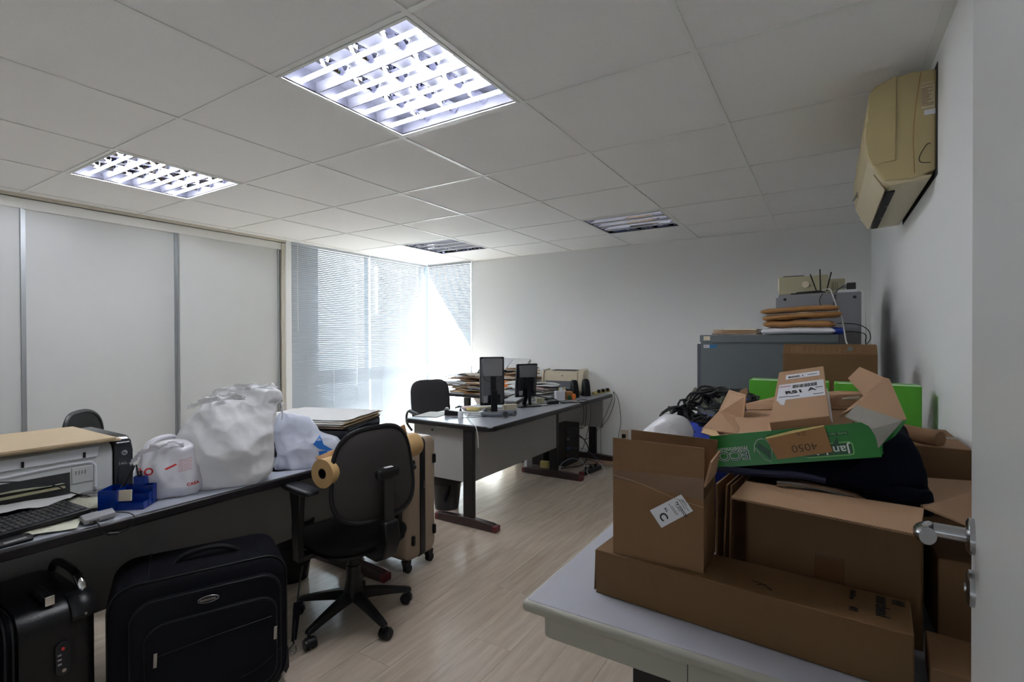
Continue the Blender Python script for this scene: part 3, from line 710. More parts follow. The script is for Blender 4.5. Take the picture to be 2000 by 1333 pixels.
for k in range(11):
    ww = rnd.uniform(0.016, 0.038)
    MB().box(XR-0.046, XR-0.046+ww, yA-0.0026, yA-0.002, 2.376-k*0.0065, 2.3785-k*0.0065).make('print_line', M_BROWNP, ac)
MB().box(XR-0.038, XR-0.004, yA-0.002, yA-0.001, 2.275, 2.295).make('white_sticker', M_LABEL, ac)
MB().box(XR-0.002, XR, yA-0.02, yB+0.02, 2.04, 2.46).make('wall_plate', M_DARK, ac)

# ------------------------------------------------------------ cartons and clutter on the white table
V = Vector
CT = 0.004
def panel(root, name, pts, m=M_CARD, t=CT, parent=None):
    return MB().slab(pts, t).make(name, m, root if parent is None else parent)
def root_at(name, label, cat, p, group=None): return thing(name, label, cat, p, group=group)
def local_frame(o, e, n):
    e = V(e).normalized(); n = V(n).normalized(); u = e.cross(n).normalized()
    return lambda a, b, c: V(o)+e*a+n*b+u*c

# long flat carton lying along the table edge
lb = root_at('carton', 'long flat closed carton lying on the white table, printed mark at its right end', 'box', (-0.18, 1.26, D))
Lf = local_frame((-0.502, 1.206, D), (0.639, -0.046, 0), (0.046, 0.639, 0))
LD, LL, LH = 0.150, 0.641, 0.112
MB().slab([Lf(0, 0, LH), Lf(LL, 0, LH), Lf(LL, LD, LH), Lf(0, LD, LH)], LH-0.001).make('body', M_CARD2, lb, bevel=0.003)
panel(lb, 'end_flap', [Lf(-0.006, 0.003, 0.006), Lf(-0.002, 0.003, LH-0.002), Lf(-0.002, LD-0.01, LH-0.002), Lf(-0.012, LD-0.01, 0.006)], M_CARDD, 0.003)
MB().box(0, 0.001, 0, 0.001, 0, 0.001)
ex = (Lf(1, 0, 0)-Lf(0, 0, 0)); ey = (Lf(0, 1, 0)-Lf(0, 0, 0))
text('marchand', 0.030, M_INK, lb, Lf(0.585, LD-0.016, LH), -ey, ex, squash=0.78, bold=0.0012, lift=0.0012)
text('M', 0.026, M_INK, lb, Lf(0.612, LD-0.018, LH), -ey, ex, bold=0.002, lift=0.0012)
text('15x15cm', 0.013, M_INK, lb, Lf(0.54, LD-0.016, LH), -ey, ex, bold=0.0006, lift=0.0012)
text('01', 0.020, M_INK, lb, Lf(0.541, LD-0.098, LH), -ey, ex, bold=0.0008, lift=0.0012)
MB().tube([Lf(0.36, 0.052, LH+0.0008), Lf(0.375, 0.05, LH+0.0008), Lf(0.388, 0.043, LH+0.0008), Lf(0.402, 0.030, LH+0.0008)], [0.0006, 0.0016], 6, smooth=3).make('pen_stroke', M_INK, lb, smooth=True)
MB().tube([Lf(0.372, 0.038, LH+0.0008), Lf(0.379, 0.045, LH+0.0008), Lf(0.389, 0.049, LH+0.0008)], 0.0007, 6, smooth=3).make('pen_stroke', M_INK, lb, smooth=True)

# upright open carton with the white C label
zb = D+LH+0.0005
bc_ = root_at('carton', 'upright open carton with a white C label standing on the long flat carton', 'box', (-0.35, 1.29, zb))
x0, x1, y0, y1, zt = -0.456, -0.238, 1.2095, 1.353, 1.087
def walls(root, x0, x1, y0, y1, z0, z1, m=M_CARD, t=CT, floor_=True, name='wall'):
    MB().box(x0, x1, y0, y0+t, z0, z1).make(name, m, root); MB().box(x0, x1, y1-t, y1, z0, z1).make(name, m, root)
    MB().box(x0, x0+t, y0+t, y1-t, z0, z1).make(name, m, root); MB().box(x1-t, x1, y0+t, y1-t, z0, z1).make(name, m, root)
    if floor_: MB().box(x0+t, x1-t, y0+t, y1-t, z0, z0+t).make('bottom_panel', m, root)
walls(bc_, x0, x1, y0, y1, zb, zt)
panel(bc_, 'flap', [(x0, y0, zt), (x1, y0, zt), (x1+0.001, y0+0.004, zt+0.089), (x0+0.002, y0-0.006, zt+0.093)], M_CARD)
panel(bc_, 'flap', [(x1, y1, zt), (x0, y1, zt), (x0-0.002, y1+0.006, zt+0.089), (x1+0.006, y1+0.004, zt+0.084)], M_CARD)
panel(bc_, 'flap', [(x0+0.003, y0+0.006, zt), (x0+0.003, y1-0.006, zt), (x0+0.03, y1-0.01, zt-0.065), (x0+0.03, y0+0.01, zt-0.065)], M_CARD)
panel(bc_, 'flap', [(x1-0.001, y1-0.004, zt), (x1-0.001, y0+0.004, zt), (x1+0.012, y0+0.012, zt+0.058), (x1+0.010, y1-0.006, zt+0.06)], M_CARDL)
MB().slab([(x0, y0-0.0006, zt-0.012), (x1, y0-0.0006, zt-0.030), (x1, y0-0.0006, zt+0.020), (x0, y0-0.0006, zt+0.012)], 0.0005).make('clear_tape', M_CTAPE, bc_)
MB().slab([(x1+0.0006, y0, zt-0.03), (x1+0.0006, y1-0.03, zt-0.02), (x1+0.0006, y1-0.02, zt+0.006), (x1+0.0006, y0, zt+0.004)], 0.0005).make('clear_tape', M_CTAPE, bc_)
MB().tube([(x0, y0-0.001, zt-0.002), (x0+0.07, y0-0.001, zt-0.013), (x0+0.15, y0-0.001, zt-0.035), (x1, y0-0.001, zt-0.046)], 0.0007, 4, smooth=4).make('tape_fold', M_CARDL, bc_)
yl = y0-0.0012
q = [V(p) for p in [(-0.362, 1.208, 1.012), (-0.288, 1.208, 1.063), (-0.261, 1.208, 1.029), (-0.334, 1.208, 0.975)]]
lab = MB().slab([V((p.x, yl, p.z)) for p in (q[3], q[2], q[1], q[0])], 0.0004).make('shipping_label', M_LABEL, bc_)
c0, ux, uy = q[0], (q[1]-q[0]), (q[3]-q[0])      # ux along long edge
rd = uy.normalized(); upd = -ux.normalized()
lw_, lh_ = ux.length, uy.length
def LP(a, b): p = c0+ux*a+uy*b; return V((p.x, yl-0.0005, p.z))
text('C', 0.026, M_INK, bc_, LP(0.33, 0.36), rd, upd, bold=0.0006, lift=0.0002)
text('RT', 0.008, M_INK, bc_, LP(0.44, 0.22), rd, upd, bold=0.0002, lift=0.0002)
text('LA COCCH.', 0.0085, M_INK, bc_, LP(0.80, 0.2), rd, upd, bold=0.0003, lift=0.0002, squash=0.9)
for a, b, e in ((0.56, 0.12, 0.75), (0.60, 0.3, 0.8), (0.70, 0.3, 0.7), (0.86, 0.15, 0.7), (0.91, 0.2, 0.85), (0.95, 0.2, 0.6)):
    MB().slab([LP(a, b), LP(a+0.012, b), LP(a+0.012, e), LP(a, e)], 0.0002).make('print_line', M_INK, bc_)

# loose cardboard sheets standing between the two open cartons
for k, (xx, a) in enumerate(((-0.236, 0), (-0.222, 0.01), (-0.207, 0.006))):
    s = root_at('cardboard_sheet', 'brown cardboard sheet standing between the C-labelled carton and the wide carton', 'cardboard', (xx, 1.45, D), group='cardboard sheets standing behind the labelled carton')
    MB().slab([(xx, 1.372, D), (xx+0.02, 1.52, D), (xx+0.02+a, 1.52, 1.06), (xx+a, 1.372, 1.055)], 0.004).make('sheet', M_CARD, s)

# wide open carton with its front flap folded out
bb = root_at('carton', 'wide open carton behind the long one, front flap folded out toward the door', 'box', (0.0, 1.52, D))
Bf = local_frame((-0.168, 1.362, D), (0.3395, -0.0245, 0), (0.0245, 0.3395, 0))
BW, BD, BH = 0.342, 0.34, 0.30
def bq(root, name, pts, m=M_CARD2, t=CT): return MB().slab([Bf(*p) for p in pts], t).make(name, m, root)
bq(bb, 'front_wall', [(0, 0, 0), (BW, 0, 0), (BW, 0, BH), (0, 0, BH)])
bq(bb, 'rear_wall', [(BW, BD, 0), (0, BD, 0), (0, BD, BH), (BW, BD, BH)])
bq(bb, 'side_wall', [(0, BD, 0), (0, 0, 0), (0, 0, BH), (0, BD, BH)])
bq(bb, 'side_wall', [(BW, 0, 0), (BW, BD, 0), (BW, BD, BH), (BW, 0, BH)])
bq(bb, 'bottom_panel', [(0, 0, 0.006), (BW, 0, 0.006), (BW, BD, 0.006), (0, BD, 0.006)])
bq(bb, 'flap', [(0.0, 0.0, BH), (-0.006, -0.125, BH-0.008), (BW-0.012, -0.125, BH-0.018), (BW, 0.0, BH)], M_CARDL, 0.005)
# corrugated raw edge of that flap
e0, e1 = Bf(-0.006, -0.126, BH-0.0105), Bf(BW-0.012, -0.126, BH-0.0205); N = 110; zz = []
for i in range(N+1): zz.append(e0.lerp(e1, i/N)+V((0, 0, 0.0014*(1 if i % 2 else -1))))
MB().tube(zz, 0.0009, 4).make('corrugated_edge', M_CARDD, bb)
bq(bb, 'flap', [(BW, 0.012, BH), (BW+0.155, 0.03, BH-0.055), (BW+0.15, 0.25, BH+0.02), (BW, BD-0.05, BH)], M_CARDL, 0.004)
bq(bb, 'flap', [(0, BD, BH), (0, 0, BH), (0.05, 0.02, BH-0.12), (0.05, BD-0.02, BH-0.12)], M_CARD, 0.004)
bq(bb, 'tape', [(0.145, -0.0006, LH-0.01), (0.205, -0.0006, LH-0.012), (0.205, -0.0006, LH+0.048), (0.148, -0.0006, LH+0.052)], M_TAPE, 0.0004)
# things packed at its right, towards the wall
s = root_at('carton', 'small dark brown carton at the table corner under the door handle', 'box', (0.24, 1.22, D))
MB().slab([(0.160, 1.165, 0.835), (0.250, 1.155, 0.835), (0.262, 1.30, 0.835), (0.172, 1.31, 0.835)], 0.058).make('body', M_CARD, s, bevel=0.003)
for a, b in ((0.0, 0.0), (0.012, 0.006)):
    MB().tube([(0.222+a, 1.195+b, 0.8365), (0.232+a, 1.20+b, 0.8365), (0.236+a, 1.21+b, 0.8365)], 0.0022, 6, smooth=3).make('pen_stroke', M_INK, s)
s = root_at('carton', 'brown carton between the wide open carton and the right wall', 'box', (0.27, 1.55, D))
MB().box(0.205, 0.335, 1.40, 1.72, D, 0.955).make('body', M_CARD, s, bevel=0.003)
MB().box(0.205, 0.335, 1.555, 1.565, 0.955, 0.9556).make('tape', M_TAPE, s)

# cartons farther back that carry the upper layer
s = root_at('carton', 'plain brown carton under the black jacket and the flattened packaging', 'box', (0.0, 1.93, D))
MB().box(-0.20, 0.33, 1.78, 2.12, D, 1.13).make('body', M_CARD, s, bevel=0.003)
MB().box(-0.20, 0.33, 1.93, 1.97, 1.13, 1.1305).make('tape', M_TAPE, s)
s = root_at('carton', 'plain brown carton under the green archive boxes', 'box', (0.02, 2.60, D))
MB().box(-0.30, 0.335, 2.30, 2.98, D, 1.00).make('body', M_CARD, s, bevel=0.003)
MB().box(-0.30, 0.335, 2.62, 2.67, 1.00, 1.0005).make('tape', M_TAPE, s)

# archive carton with printed rows
s = root_at('archive_box', 'brown archive carton with printed rows on its slanted top, before the grey cabinet', 'box', (0.01, 2.82, 1.0005))
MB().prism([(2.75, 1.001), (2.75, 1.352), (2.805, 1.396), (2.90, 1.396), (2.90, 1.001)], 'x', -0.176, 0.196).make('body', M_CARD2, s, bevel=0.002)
def AP(x_, t): return V((x_, 2.75+0.055*t, 1.352+0.044*t))+V((0, -0.0008, 0.0008))
for xx in [-0.14+0.0215*i for i in range(10)]:
    MB().slab([AP(xx, 0.15), AP(xx+0.0012, 0.15), AP(xx+0.0012, 0.85), AP(xx, 0.85)], 0.0004).make('print_line', M_BROWNP, s)
for k in range(4):
    MB().slab([AP(-0.136, 0.25+0.15*k), AP(-0.10, 0.25+0.15*k), AP(-0.10, 0.28+0.15*k), AP(-0.136, 0.28+0.15*k)], 0.0004).make('print_line', M_BROWNP, s)
MB().slab([AP(0.082, 0.35), AP(0.10, 0.30), AP(0.108, 0.72), AP(0.088, 0.80)], 0.0004).make('printed_emblem', M_CAB, s)
for k in range(5):
    MB().slab([AP(0.116, 0.2+0.13*k), AP(0.138, 0.2+0.13*k), AP(0.138, 0.225+0.13*k), AP(0.116, 0.225+0.13*k)], 0.0004).make('print_line', M_BROWNP, s)
MB().slab([(0.085, 2.7494, 1.22), (0.115, 2.7494, 1.22), (0.112, 2.7494, 1.25), (0.085, 2.7494, 1.245)], 0.0004).make('dark_patch', M_TAPE, s)

# green archive boxes
for (xa, xb, ya, lab_) in ((-0.285, 0.012, 2.42, 'bright green corrugated plastic archive box, left of the label carton'), (0.030, 0.305, 2.40, 'bright green corrugated plastic archive box against the right wall')):
    s = root_at('archive_box', lab_, 'box', ((xa+xb)/2, ya+0.07, 1.0005))
    b = MB().box(xa, xb, ya, ya+0.13, 1.001, 1.245)
    b.make('body', M_BGREEN, s, bevel=0.002)
    MB().box(xa+0.012, xb-0.003, ya+0.004, ya+0.02, 1.245, 1.2475).make('pale_rim', M_WHITEINK, s)
    MB().box(xa-0.001, xa, ya+0.01, ya+0.12, 1.01, 1.24).make('side_flap', M_LGREEN, s)

# black jacket
def densify(o_, k=4):
    r_ = []
    for a, b in zip(o_, o_[1:]+o_[:1]):
        for i in range(k): r_.append((a[0]+(b[0]-a[0])*i/k, a[1]+(b[1]-a[1])*i/k))
    return r_
def soft(name, outline, ya, yb, m, parent, amp=0.006, fr=14, rings=26, centroid=None, rnd_=0.55):
    outline = densify(outline); n = len(outline); c = centroid or (sum(p[0] for p in outline)/n, sum(p[1] for p in outline)/n)
    mb = MB(); vs = []
    prof_ = [(0.0, 0.0), (0.0, 0.35), (0.02, 0.7), (0.06, 0.9)]+[(0.06+0.88*i/rings, 1.0) for i in range(1, rings)]+[(0.94, 0.9), (0.98, 0.7), (1.0, 0.35), (1.0, 0.0)]
    for t, s_ in prof_:
        y = ya+(yb-ya)*t
        for (x_, z_) in outline: vs.append(V((c[0]+(x_-c[0])*s_, y, c[1]+(z_-c[1])*s_)))
    fs = [(j*n+i, j*n+(i+1) % n, (j+1)*n+(i+1) % n, (j+1)*n+i) for j in range(len(prof_)-1) for i in range(n)]
    vs = [p+noise.noise_vector(p*fr)*amp+noise.noise_vector(p*fr*2.7)*amp*0.5+V((0, 0, 1))*amp*1.6*(1-2.5*abs(noise.noise(V((p.x*9, p.y*5, p.z*22)))))-V((0, 1, 0))*amp*1.4*(1-2.5*abs(noise.noise(V((p.x*7+4, p.y*5, p.z*26))))) for p in vs]
    mb.add(vs, fs); o = mb.make(name, m, parent, smooth='all'); 
    md = o.modifiers.new('sub', 'SUBSURF'); md.levels = 1; md.render_levels = 2
    return o
jk = root_at('jacket', 'dark navy jacket bundled over the wide open carton, under the green lid', 'clothing', (0.02, 1.55, 1.07))
ol = [(-0.235, 1.085), (-0.17, 1.08), (-0.08, 1.082), (0.0, 1.072), (0.08, 1.058), (0.14, 1.052), (0.178, 1.045), (0.192, 1.06), (0.192, 1.11), (0.180, 1.165), (0.162, 1.205), (0.140, 1.215), (0.10, 1.165), (0.04, 1.14), (-0.06, 1.125), (-0.16, 1.12), (-0.235, 1.108)]
soft('body', ol, 1.375, 1.80, M_NAVY, jk, amp=0.007, fr=16)
soft('sleeve', [(0.06, 1.05), (0.15, 1.035), (0.196, 1.04), (0.198, 1.09), (0.15, 1.105), (0.07, 1.09)], 1.37, 1.62, M_NAVY, jk, amp=0.006, fr=20)
MB().tube([(-0.24, 1.372, 1.095), (-0.15, 1.368, 1.097), (-0.05, 1.37, 1.104), (0.0, 1.372, 1.10)], 0.009, 8, smooth=4).make('hem', mat('navy_hem', (0.012, 0.014, 0.045), 0.7), jk, smooth=True)
MB().tube([(-0.10, 1.366, 1.082), (-0.05, 1.36, 1.085), (0.02, 1.362, 1.075), (0.06, 1.364, 1.066)], 0.0025, 6, smooth=4).make('piping', M_GREYP, jk, smooth=True)
# papers sticking out under the jacket
for k in range(5):
    s = root_at('paper_sheet', 'brownish papers sticking out under the navy jacket on the wide carton', 'paper', (0.05, 1.40, 1.06), group='papers under the navy jacket')
    z = 1.078-k*0.0035
    MB().sheet(lambda u, v: V((-0.10+0.235*u+0.004*k, 1.345+0.006*k+0.22*v+0.02*u, z+0.012*sin(pi*u*1.1)-0.028*u*u)), 8, 3, 0.001).make('sheet', M_BROWNP if k == 0 else M_GREYC, s)

# the green paper-ream lid, upside down, standing across the jacket
gl = root_at('paper_ream_box', 'green printed ream lid turned upside down on the navy jacket, brown envelope stuck on it', 'box', (-0.06, 1.37, 1.09))
yg = 1.366
G = [(-0.255, 1.366, 1.177), (-0.237, 1.366, 1.1), (0.104, 1.366, 1.171), (0.099, 1.366, 1.19), (0.092, 1.366, 1.215), (0.081, 1.366, 1.234), (0.067, 1.366, 1.241)]
gfront = MB().slab([V(p) for p in G], -0.003).make('front_panel', M_GREEN, gl)
G2 = [(-0.237, 1.368, 1.1), (0.104, 1.368, 1.17), (0.104, 1.368, 1.17)]
MB().slab([V(G2[0]), V(G2[1]), V(G2[1])+V((0.01, 0.27, 0.012)), V(G2[0])+V((0.0, 0.27, 0.012))], 0.003).make('base_panel', M_GREEN, gl)
MB().slab([V(p) for p in [(0.104, 1.367, 1.17), (0.158, 1.46, 1.239), (0.149, 1.455, 1.24), (0.099, 1.366, 1.189)]], 0.003).make('side_panel', M_GREEN, gl)
gf = MB().slab([V(p) for p in [(0.099, 1.362, 1.189), (0.15, 1.452, 1.24), (0.063, 1.49, 1.265), (0.04, 1.43, 1.245), (0.068, 1.375, 1.241), (0.086, 1.365, 1.228)]], 0.003).make('inner_flap', M_GREYC, gl)
g0 = V((-0.237, 1.366, 1.1)); g1 = V((0.104, 1.366, 1.171)); gxd = (g1-g0).normalized(); gW = (g1-g0).length; gup = V((-gxd.z, 0, gxd.x))
def GP(a, h, l=0.0): p = g0+gxd*(gW*a)+gup*h; return V((p.x, yg-0.0032-l, p.z))
def gtext(s_, size, a, h, m, **k): return text(s_, size, m, gl, GP(a, h), -gxd, -gup, lift=0.0004, **k)
gtext('ECO', 0.031, 0.245, 0.036, M_WHITEINK, bold=0.0011, squash=1.22)
gtext('ECO', 0.031, 0.245, 0.036, M_DGREEN, bold=-0.0002, squash=1.22, thick=0.0006)
gtext('millennium', 0.0165, 0.238, 0.0465, M_WHITEINK, bold=0.0001, squash=1.02)
MB().slab([GP(0.255, 0.034), GP(0.02, 0.034), GP(0.02, 0.0345), GP(0.255, 0.0345)], 0.0003)
# green tab logo: speech-bubble outline, dark fill, white word
def rr_panel(name, a0, a1, h0, h1, r, m, lift):
    pts_ = rrect(a0*gW, a1*gW, h0, h1, r); ps = []
    for u, v in pts_: p = g0+gxd*u+gup*v; ps.append(V((p.x, yg-0.0032-lift, p.z)))
    return MB().slab(ps, 0.0003).make(name, m, gl)
rr_panel('logo_frame', 0.58, 0.865, 0.006, 0.037, 0.008, M_LGREEN, 0.0002)
rr_panel('logo_field', 0.58, 0.858, 0.0085, 0.0345, 0.006, M_DGREEN, 0.0005)
gtext('Jandaia', 0.0265, 0.845, 0.0285, M_WHITEINK, bold=0.0003, squash=1.1)
MB().slab([GP(0.79, 0.034, .0006), GP(0.755, 0.034, .0006), GP(0.79, 0.050, .0006)], 0.0003).make('logo_tip', M_DGREEN, gl)
rr_panel('caption_bar', 0.66, 0.855, 0.052, 0.0605, 0.003, M_DGREEN, 0.0002)
gtext('PAPEL RECICLADO', 0.0072, 0.848, 0.0592, M_LGREEN, squash=1.05)
arc = []
for t in range(-30, 200, 10):
    a = radians(t); arc.append(GP(0.335+0.055*cos(a), 0.034+0.027*sin(a), 0.0006))
MB().tube(arc, 0.0007, 4).make('logo_arrow', M_WHITEINK, gl)
MB().tube([GP(0.275, 0.032, .0006), GP(0.285, 0.039, .0006), GP(0.298, 0.033, .0006), GP(0.33, 0.012, .0006), GP(0.375, 0.004, .0006)], 0.0007, 4, smooth=3).make('logo_arrow', M_WHITEINK, gl)
MB().slab([GP(0.37, 0.008, .0006), GP(0.29, 0.045, .0006), GP(0.32, 0.052, .0006), GP(0.38, 0.03, .0006)], 0.0003).make('logo_leaf', M_DGREEN, gl)
# print on the grey inner flap
fA = [V(p) for p in [(0.099, 1.362, 1.189), (0.15, 1.452, 1.24), (0.063, 1.49, 1.265)]]
fe = (fA[1]-fA[0]); fh = (fA[2]-fA[1])
fn_ = fe.cross(fh).normalized()
if fn_.z < 0: fn_ = -fn_
def FP(a, b, l=0.0008): return fA[0]+fe*a+fh*b+fn_*l
for (a0_, a1_, b0_, b1_, m_) in ((0.28, 0.5, 0.10, 0.36, M_DGREEN), (0.54, 0.62, 0.12, 0.34, M_DGREEN), (0.65, 0.80, 0.12, 0.2, M_DGREEN), (0.65, 0.80, 0.24, 0.30, M_DGREEN), (0.84, 0.93, 0.12, 0.30, M_DGREEN), (0.05, 0.2, 0.06, 0.2, M_DGREEN)):
    MB().slab([FP(a0_, b0_), FP(a1_, b0_), FP(a1_, b1_), FP(a0_, b1_)], 0.0004).make('printed_block', m_, gl)
# envelope on the lid
ev = root_at('envelope', 'torn brown envelope marked 4050 stuck on the front of the green lid', 'envelope', (-0.06, 1.36, 1.12))
E4 = [V(p) for p in [(-0.122, 1.357, 1.186), (-0.098, 1.357, 1.139), (0.014, 1.357, 1.17), (-0.003, 1.357, 1.227), (-0.054, 1.357, 1.21)]]
MB().slab(E4, -0.0018).make('body', M_ENV, ev)
MB().slab([V(p) for p in [(-0.123, 1.355, 1.185), (-0.002, 1.355, 1.228), (-0.005, 1.357, 1.229), (-0.064, 1.357, 1.212), (-0.124, 1.357, 1.189)]], -0.001).make('torn_edge', M_YEL, ev)
ed = (E4[2]-E4[1]).normalized(); eu = V((-ed.z, 0, ed.x))
p4 = V((-0.018, 1.355, 1.189))
text('4050', 0.024, M_INK, ev, p4, -ed, -eu, bold=-0.0004, lift=0.0003, squash=1.15)
p5 = V((-0.039, 1.355, 1.212))
text('2/6', 0.013, M_INK, ev, p5, -ed, -eu, bold=-0.0003, lift=0.0003, squash=1.3)

# splayed carton behind the green lid
sc_ = root_at('carton', 'splayed open tan carton behind the green lid, flaps spread to both sides', 'box', (-0.03, 1.6, 1.14))
def fp(name, pts_, m=M_CARDL, t=0.004): 
    return MB().slab([V(p) for p in pts_], t).make(name, m, sc_)
fp('bottom_panel', [(-0.265, 1.42, 1.167), (0.038, 1.42, 1.217), (0.112, 1.72, 1.232), (-0.205, 1.72, 1.206)])
fp('side_panel', [(-0.291, 1.45, 1.175), (-0.281, 1.66, 1.2), (-0.208, 1.64, 1.183), (-0.196, 1.43, 1.175)])
fp('flap', [(-0.281, 1.66, 1.198), (-0.255, 1.7, 1.266), (-0.197, 1.62, 1.262), (-0.205, 1.62, 1.185)])
fp('rear_panel', [(-0.213, 1.73, 1.22), (-0.132, 1.78, 1.242), (0.035, 1.78, 1.269), (0.106, 1.72, 1.275), (0.107, 1.7, 1.231), (-0.209, 1.71, 1.204)])
fp('side_panel', [(0.029, 1.45, 1.238), (0.095, 1.6, 1.26), (0.136, 1.66, 1.32), (0.144, 1.655, 1.317), (0.16, 1.475, 1.238), (0.151, 1.47, 1.235), (0.063, 1.49, 1.258)])
fp('flap', [(0.054, 1.7, 1.313), (0.082, 1.72, 1.345), (0.136, 1.66, 1.32), (0.096, 1.61, 1.26)])
fp('flap', [(-0.289, 1.44, 1.17), (-0.283, 1.45, 1.18), (-0.249, 1.43, 1.181), (-0.227, 1.39, 1.168)], M_KRAFT, 0.002)
fp('torn_tab', [(-0.233, 1.69, 1.252), (-0.224, 1.69, 1.268), (-0.207, 1.69, 1.277), (-0.202, 1.69, 1.263), (-0.21, 1.69, 1.247)], M_CARDL, 0.003)
s = root_at('plastic_spoon', 'pale plastic strip lying at the back of the splayed carton', 'utensil', (0.069, 1.680, 1.262))
MB().tube([V(p) for p in [(0.039, 1.66, 1.261), (0.057, 1.67, 1.262), (0.078, 1.68, 1.264)]], [0.003, 0.006], 8, smooth=3).make('strip', M_CREAM, s, smooth=True)
# closed label carton lying tilted in it
lc = root_at('carton', 'closed tan carton with white barcode labels lying tilted in the splayed carton', 'box', (0.0, 1.55, 1.2))
TL, TR, BR, BL = [V(p) for p in [(-0.119, 1.7, 1.327), (-0.006, 1.72, 1.348), (0.008, 1.46, 1.238), (-0.123, 1.44, 1.213)]]
lbody = MB().slab([TL, BL, BR, TR], 0.058).make('body', M_CARDL, lc, bevel=0.002)
ln = (BL-TL).cross(TR-TL).normalized()
if ln.z < 0: ln = -ln
def TP(a, b, l=0.0006):   # a across, b down
    return (TL.lerp(TR, a)).lerp(BL.lerp(BR, a), b)+ln*l
def tq(name, a0, b0, a1, b1, m, l=0.0006, sk=0): return MB().slab([TP(a0, b0, l), TP(a0, b1, l), TP(a1, b1+sk, l), TP(a1, b0+sk, l)], 0.0003).make(name, m, lc)
tq('address_label', 0.18, 0.10, 0.90, 0.20, M_LABEL)
tq('address_label', 0.06, 0.30, 0.97, 0.62, M_LABEL)
MB().slab([TP(0.06, 0.60), TP(0.15, 0.70), TP(0.22, 0.72), TP(0.24, 0.60)], 0.0003).make('address_label', M_LABEL, lc)
for k in range(30):
    a = 0.34+k*0.0165; tq('barcode_bar', a, 0.34, a+rnd.choice((0.004, 0.008, 0.011)), 0.41, M_INK, 0.001)
rdx = (BR-BL).normalized(); upx = (TL-BL).normalized()
text('RS1', 0.022, M_INK, lc, TP(0.22, 0.515), rdx, upx, lift=0.0012, bold=0.0006, squash=1.3)
text('A', 0.024, M_INK, lc, TP(0.66, 0.505), rdx, upx, lift=0.0012, bold=0.0003, squash=1.2)
text('BOX 1', 0.012, M_INK, lc, TP(0.24, 0.18), rdx, upx, lift=0.0012, bold=0.0003, squash=1.2)
for a0_, b_, a1_ in ((0.08, 0.345, 0.30), (0.10, 0.555, 0.30), (0.3, 0.565, 0.5), (0.8, 0.44, 0.94), (0.75, 0.57, 0.94), (0.65, 0.15, 0.85)):
    tq('print_line', a0_, b_, a1_, b_+0.010, M_INK if b_ != 0.345 else M_REDINK, 0.001)
MB().slab([TR.lerp(BR, 0.35)-ln*0.02, TR.lerp(BR, 0.86)-ln*0.03, TR.lerp(BR, 0.86)-ln*0.05+V((0.004, 0, 0)), TR.lerp(BR, 0.35)-ln*0.045+V((0.004, 0, 0))], -0.0015).make('side_label', M_LABEL, lc)

# bag, cables, foam and blue cloth at the left end of the pile
VD = V((-sin(radians(15)), 0, 0))
def sack(name, label, cat, cx, cy, rows_, m, depth=0.8, amp=0.02, fr=9, z0=None, right=None, seed=0.0, nu=72, nv=48, crease=0.6, part='film', group=None, flat=True):
    """a crumpled bag: rows (z, left, right) about a vertical axis, seen across 'right'"""
    r = V(right).normalized(); vd = V((-r.y, r.x, 0))
    z_lo = rows_[-1][0]; root = thing(name, label, cat, (cx, cy, z_lo if z0 is None else z0), group=group)
    P = [V((a, b, c)) for a, b, c in rows_]; Q = catmull(P, max(2, nv//(len(P)-1)))
    vs = []; n = len(Q)
    for j, q in enumerate(Q):
        z, l, rr = q; mid = (l+rr)/2; h = max((rr-l)/2, 0.002)
        for i in range(nu):
            a = 2*pi*i/nu; p = V((cx, cy, z))+r*(mid+h*cos(a))+vd*(h*depth*sin(a))
            s_ = V((seed, seed*1.7, 0))
            wp_ = p+noise.noise_vector(p*fr*0.8+s_)*0.05
            v1 = noise.voronoi(V((wp_.x, wp_.y, wp_.z*0.62))*fr*1.5+s_)[0]; v2 = noise.voronoi(V((wp_.x, wp_.y, wp_.z*0.8))*fr*3.6+s_)[0]
            dsp = -0.75+1.25*v1[0]+0.5*v2[0]*crease+noise.noise(p*fr*0.7+s_)*0.6
            out = (r*cos(a)+vd*sin(a))*(dsp*amp*min(1, h/0.05)); out.z = noise.noise(p*fr*1.3+V((9, 1, 4)))*amp*0.5
            p = p+out
            if flat: p.z = max(p.z, z_lo+0.001)
            vs.append(p)
    fs = [(j*nu+i, j*nu+(i+1) % nu, (j+1)*nu+(i+1) % nu, (j+1)*nu+i) for j in range(n-1) for i in range(nu)]
    fs += [tuple(range(nu)), tuple((n-1)*nu+i for i in range(nu-1, -1, -1))]
    mb = MB().add(vs, fs); o = mb.make(part, m, root, smooth='all')
    return root, o
sack('plastic_bag', 'small white plastic bag behind the C-labelled carton', 'bag', -0.50, 1.72, [(1.17, 0.046, 0.075), (1.165, 0.021, 0.093), (1.149, -0.003, 0.109), (1.122, -0.023, 0.122), (1.096, -0.034, 0.126), (1.008, -0.037, 0.126), (0.902, -0.064, 0.148)] + [(D, -0.12, 0.12)], M_BAG, depth=0.9, amp=0.016, right=(1, 0.1, 0), seed=3.1)
bcl = root_at('cloth_bundle', 'blue cloth bundle under the tangled black cables', 'cloth', (-0.37, 2.0, D))
b = MB(); blob(b, (-0.40, 1.98, 0.955), (1, 0, 0), (0, 1, 0), (0, 0, 1), 0.15, 0.20, 0.178, p=2.6, nu=40, nv=24)
b.v = [p+noise.noise_vector(p*12)*0.012 for p in b.v]; b.make('cloth', M_BLUECL, bcl, smooth='all')
